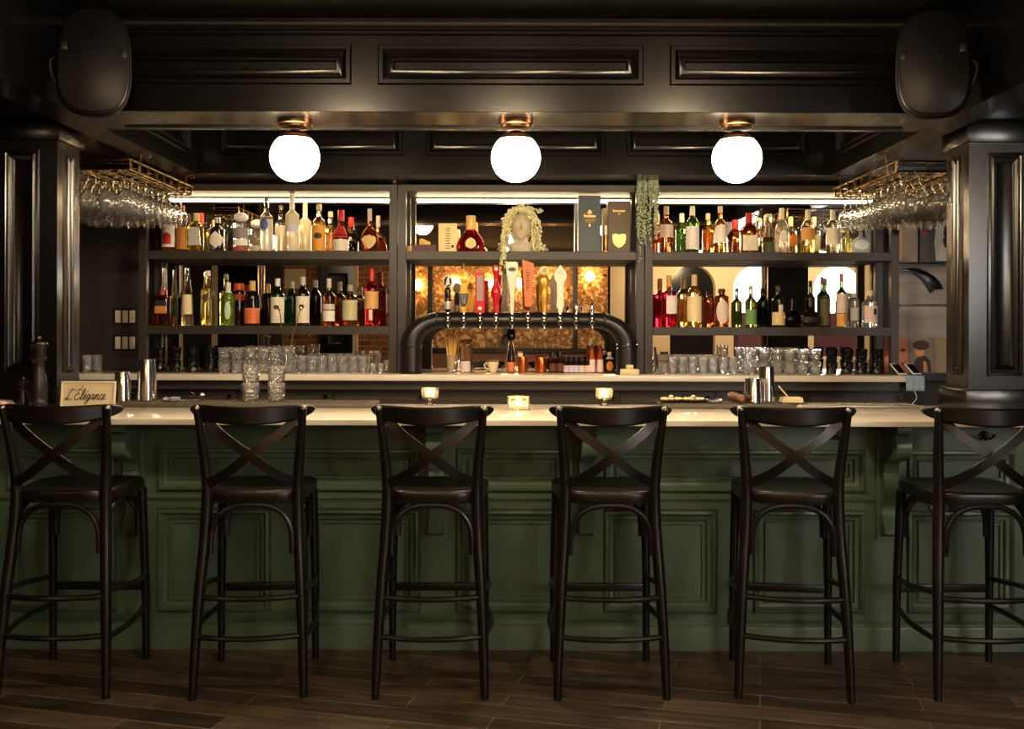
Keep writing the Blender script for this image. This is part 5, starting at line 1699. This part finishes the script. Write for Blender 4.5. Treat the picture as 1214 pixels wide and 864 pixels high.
# pepper mills
def mill(px, top, r, Y, m, lb):
    h = Z(top, Y) - ZB
    s = [(.98, 0), (1, .02), (.92, .04), (1.0, .06), (.94, .10), (1.02, .13), (.95, .16), (.98, .20), (1.0, .30), (.9, .42), (.66, .56), (.62, .62), (.72, .66), (.92, .69), (.92, .71), (.7, .735), (.74, .76), (.8, .83), (.86, .86), (1.0, .885), (.95, .91), (.62, .925)]
    o = MB().lathe([(a * r, b * h) for a, b in s], 28).build('pepper_mill', m, angle=30)
    hd_ = MB().lathe([(.5 * r, .926 * h), (.3 * r, .94 * h)], 16)
    hd_.ball((0, 0, h * .968), r * .34, 14, 8)
    hd_.build('knob', M['bronze'], o)
    o.location = (X(px, Y), Y, ZB)
    tag(o, lb, 'pepper mill', 'mills by the column')
mill(45.5, 399.5, .041, 4.52, M['wood'], 'tall dark wooden pepper mill in front of the column')
mill(27.5, 449, .030, 4.56, M['wood'], 'small dark mill standing behind the tall pepper mill')
nk = MB().prism([(-.06, 0), (.05, 0), (.056, .01), (.03, .03), (-.06, .034)], -.05, .05, 'y').build('folded_napkin', mat('blush linen', rgb(206, 180, 164), .9), bevel=.005)
nk.location = (X(1, 4.5), 4.5, ZB + .04)
nk.location.z = ZB + .001
nk.scale = (1, 1, 1.6)
tag(nk, 'blush folded napkin at the frame edge by the mills', 'napkin')

# name sign with script lettering
sg = empty('name_sign', (X(104, 4.57), 4.57, ZB))
sw, sh = .243, .135
sg.rotation_euler = (math.radians(-8), 0, math.radians(4))
cream_ = mat('cream card', rgb(206, 190, 156), .6)
MB().box(-sw / 2, sw / 2, 0, .008, 0, sh).build('panel', cream_, sg, bevel=.0015, bseg=1)
fb_ = MB()
for (a, b, c0, d0) in ((-sw / 2, sw / 2, 0, .006), (-sw / 2, sw / 2, sh - .006, sh), (-sw / 2, -sw / 2 + .007, .006, sh - .006), (sw / 2 - .007, sw / 2, .006, sh - .006)):
    fb_.box(a, b, -.004, -.0002, c0, d0)
fb_.build('border', mat('ivory edge', rgb(226, 212, 180), .5), sg)
GL = {
    'L': (.66, [[(.40, .78), (.46, .92), (.36, 1.0), (.24, .88), (.20, .45), (.12, .10), (.0, .0), (-.10, .06), (-.04, .15), (.12, .10), (.34, .0), (.60, .12)]]),
    "'": (.14, [[(.06, 1.0), (.02, .78)]]),
    'E': (.58, [[(.52, .86), (.36, 1.0), (.18, .9), (.22, .66), (.38, .56), (.14, .5), (.02, .25), (.14, .02), (.36, .02), (.56, .2)], [(.38, 1.12), (.52, 1.26)]]),
    'l': (.30, [[(-.02, .1), (.16, .45), (.28, .85), (.22, 1.0), (.12, .8), (.08, .2), (.16, .0), (.32, .14)]]),
    'e': (.34, [[(-.02, .12), (.18, .24), (.24, .42), (.14, .5), (.05, .36), (.06, .1), (.18, .0), (.36, .14)]]),
    'g': (.40, [[(.30, .42), (.16, .5), (.04, .3), (.08, .08), (.2, .06), (.30, .4), (.26, -.1), (.12, -.42), (.0, -.36), (.12, -.12), (.42, .14)]]),
    'a': (.40, [[(.30, .42), (.16, .5), (.04, .3), (.08, .06), (.2, .08), (.31, .45), (.28, .1), (.34, .0), (.42, .14)]]),
    'n': (.46, [[(.0, .14), (.08, .46), (.1, .44), (.05, .0), (.14, .3), (.27, .5), (.32, .4), (.30, .08), (.36, .0), (.48, .14)]]),
    'c': (.32, [[(.28, .4), (.18, .5), (.05, .32), (.07, .08), (.18, .0), (.34, .14)]]),
}
tx = MB()
cx = 0
accent = False
tot = sum(GL[ch][0] for ch in "L'Elegance")
sc_ = .176 / tot
for ch in "L'Elegance":
    adv, sts = GL[ch]
    for st in sts:
        path = smoothpath([((cx + u + .32 * v) * sc_ - .100, -.0016, .050 + v * sc_ * 1.12) for u, v in st], 6)
        n_ = len(path)
        tx.tube(path, [.0011 + .0009 * abs(math.sin(3.0 * PI * i / n_)) for i in range(n_)], 6)
    if ch == 'e' and cx < 2.4 and cx > 1.4 and not accent:
        tx.tube([((cx + .2 + .32 * .66) * sc_ - .1, -.0016, .050 + .66 * sc_ * 1.12), ((cx + .3 + .32 * .82) * sc_ - .1, -.0016, .050 + .82 * sc_ * 1.12)], .0014, 6)
        accent = True
    cx += adv
tx.build('lettering', mat('black ink script', rgb(30, 22, 18), .6), sg)
tag(sg, 'cream name sign with black script standing on the bar by the column', 'sign')

# candles
glassw = M['clear']
def tealight(par, z, r=.018):
    MB().lathe([(r * .95, z), (r, z + .001), (r, z + .014), (r * .94, z + .015), (.0015, z + .0145)], 20).build('tealight', mat('white wax', rgb(246, 226, 190), .5), par)
    MB().lathe([(.0008, z + .0155), (.0042, z + .021), (.0046, z + .026), (.0024, z + .034), (.0004, z + .041)], 12).build('flame', M['flame'], par)
for px, lb in ((510, 'footed glass candle holder with lit tealight below the draft tap tower end'), (716.5, 'footed glass candle holder with lit tealight under the sauce bottles')):
    e = MB().lathe([(.022, 0), (.024, .003), (.007, .010), (.0065, .024), (.012, .03), (.036, .033), (.042, .038), (.0435, .085), (.0415, .085), (.0395, .042), (.01, .0385), (.0006, .038)], 28).build('candle_holder', M['candleglass'])
    e.location = (X(px, 4.96), 4.955, ZB)
    tealight(e, .040)
    tag(e, lb, 'candle holder', 'lit tealights on the bar')
sq = MB()
k = .052
sq.lathe([(k * .98, 0), (k, .002), (k, .060), (k * .95, .061), (k * .93, .061), (k * .93, .008), (.0006, .008)], 32, n=9)
sq = sq.build('candle_holder', M['candleglass'], angle=30)
sq.location = (X(615, 4.70), 4.70, ZB)
pn = MB()
for q in range(9):
    if q != 4:
        pn.box(-.040 + .009 * q, -.034 + .009 * q, -k - .0022, -k - .0012, .012, .016 + .002 * (q % 2))
for s in (-1, 1):
    pn.prism(disc_xz(s * .027, .050, .012, .005, 0, 0, 14), -k - .0022, -k - .0012, 'y')
pn.build('print', mat('grey frosted print', rgb(150, 136, 112), .6), sq, smooth=False)
tealight(sq, .0095)
tag(sq, 'square glass candle holder with lit tealight in the middle of the bar', 'candle holder', 'lit tealights on the bar')

# bartender's tools and garnish
fruit = mat('lemon peel pieces', rgb(232, 206, 150), .6, noise=.2, nscale=40)
blacktray = flat((28, 26, 25), .35)
for px, lb, n in ((796, 'small black tray of pale garnish beside the footed candle', 9), (822, 'small black tray of pale garnish next to the strainer', 8)):
    t = MB().lathe([(.055, 0), (.062, .003), (.066, .010), (.063, .010), (.058, .005), (.0006, .004)], 24, sx=1.2, sy=.7).build('garnish_tray', blacktray)
    t.location = (X(px, 4.88), 4.88, ZM + .001)
    tag(t, lb, 'tray', 'garnish trays on the bar mat')
    for k in range(n):
        a = 2 * PI * k / (n - 1)
        r_ = .0 if k == n - 1 else .032
        g = MB().ball((0, 0, 0), .013, 10, 6, (1.3, .9, .6)).build('garnish', fruit)
        g.location = (X(px, 4.88) + r_ * 1.25 * math.cos(a), 4.88 + r_ * .8 * math.sin(a), ZM + .016 + (.012 if k == n - 1 else 0))
        g.rotation_euler = (0, 0, a * 1.7)
        tag(g, 'pale peel garnish lying in the black tray %s' % ('by the footed candle' if px < 800 else 'by the strainer'), 'garnish', 'garnish in the tray %s' % ('by the candle' if px < 800 else 'by the strainer'))
def strainer(px, Y, lb, z=ZM, rz=0.0):
    m = MB().lathe([(.036, 0), (.038, .0015), (.036, .003)], 24).build('cocktail_strainer', M['steel'])
    c_ = [(.034 * math.cos(.55 * i), .034 * math.sin(.55 * i), .006 + .003 * math.sin(3 * i)) for i in range(40)]
    coil = MB()
    pts_ = []
    for i in range(240):
        a = 2 * PI * i / 240
        b_ = 26 * a
        pts_.append(((.036 + .006 * math.cos(b_)) * math.cos(a), (.036 + .006 * math.cos(b_)) * math.sin(a), .0105 + .006 * math.sin(b_)))
    coil.tube(pts_, .0012, 5, closed=True)
    coil.build('spring', M['steel'], m)
    MB().box(.04, .13, -.008, .008, 0, .003).build('handle', M['steel'], m)
    m.location = (X(px, Y), Y, z + .001)
    m.rotation_euler = (0, 0, rz)
    tag(m, lb, 'strainer', 'cocktail strainers on the mats')
strainer(203, 4.86, 'coiled steel cocktail strainer beside the tall tin by the name sign', rz=.5)
strainer(846, 4.87, 'coiled steel cocktail strainer next to the wooden muddler', rz=1.2)
md_ = MB().lathe([(.018, 0), (.022, .006), (.022, .05), (.019, .10), (.016, .17), (.019, .185), (.012, .195)], 20).build('muddler', mat('walnut', rgb(112, 78, 56), .5, noise=.25, nscale=30), angle=30)
md_.location = (X(867, 4.97), 4.97, ZM + .026)
md_.rotation_euler = (math.radians(90), 0, math.radians(3))
tag(md_, 'brown wooden muddler lying across the mat by the strainer', 'muddler')
np_ = MB()
for k in range(4):
    np_.box(-.05 + .002 * k, .05 - .001 * k, -.04, .04, .006 * k, .006 * k + .005)
np_ = np_.build('napkin_pile', mat('cream paper', rgb(238, 220, 180), .8))
np_.location = (X(938, 4.9), 4.90, ZM + .001)
tag(np_, 'small pile of cream paper napkins beside the tall tin', 'napkins')
tg = MB().box(-.035, .035, -.007, .007, 0, .006).build('wooden_peg', mat('pale wood', rgb(236, 206, 150), .6), bevel=.002)
tg.location = (X(929.5, 4.86), 4.88, ZM + .052)
tg.rotation_euler = (0, math.radians(50), 0)
tag(tg, 'pale wooden peg leaning on the napkin pile', 'peg')
jg = MB().lathe([(.017, 0), (.019, .002), (.008, .034), (.008, .036), (.021, .075), (.0195, .075), (.006, .038)], 24).build('jigger', M['steel'])
jg.location = (X(226, 4.94), 4.94, ZM + .001)
jg.rotation_euler = (PI / 2, 0, 1.1)
jg.location.z = ZM + .021
tag(jg, 'steel jigger lying on the ribbed mat by the strainer', 'jigger')
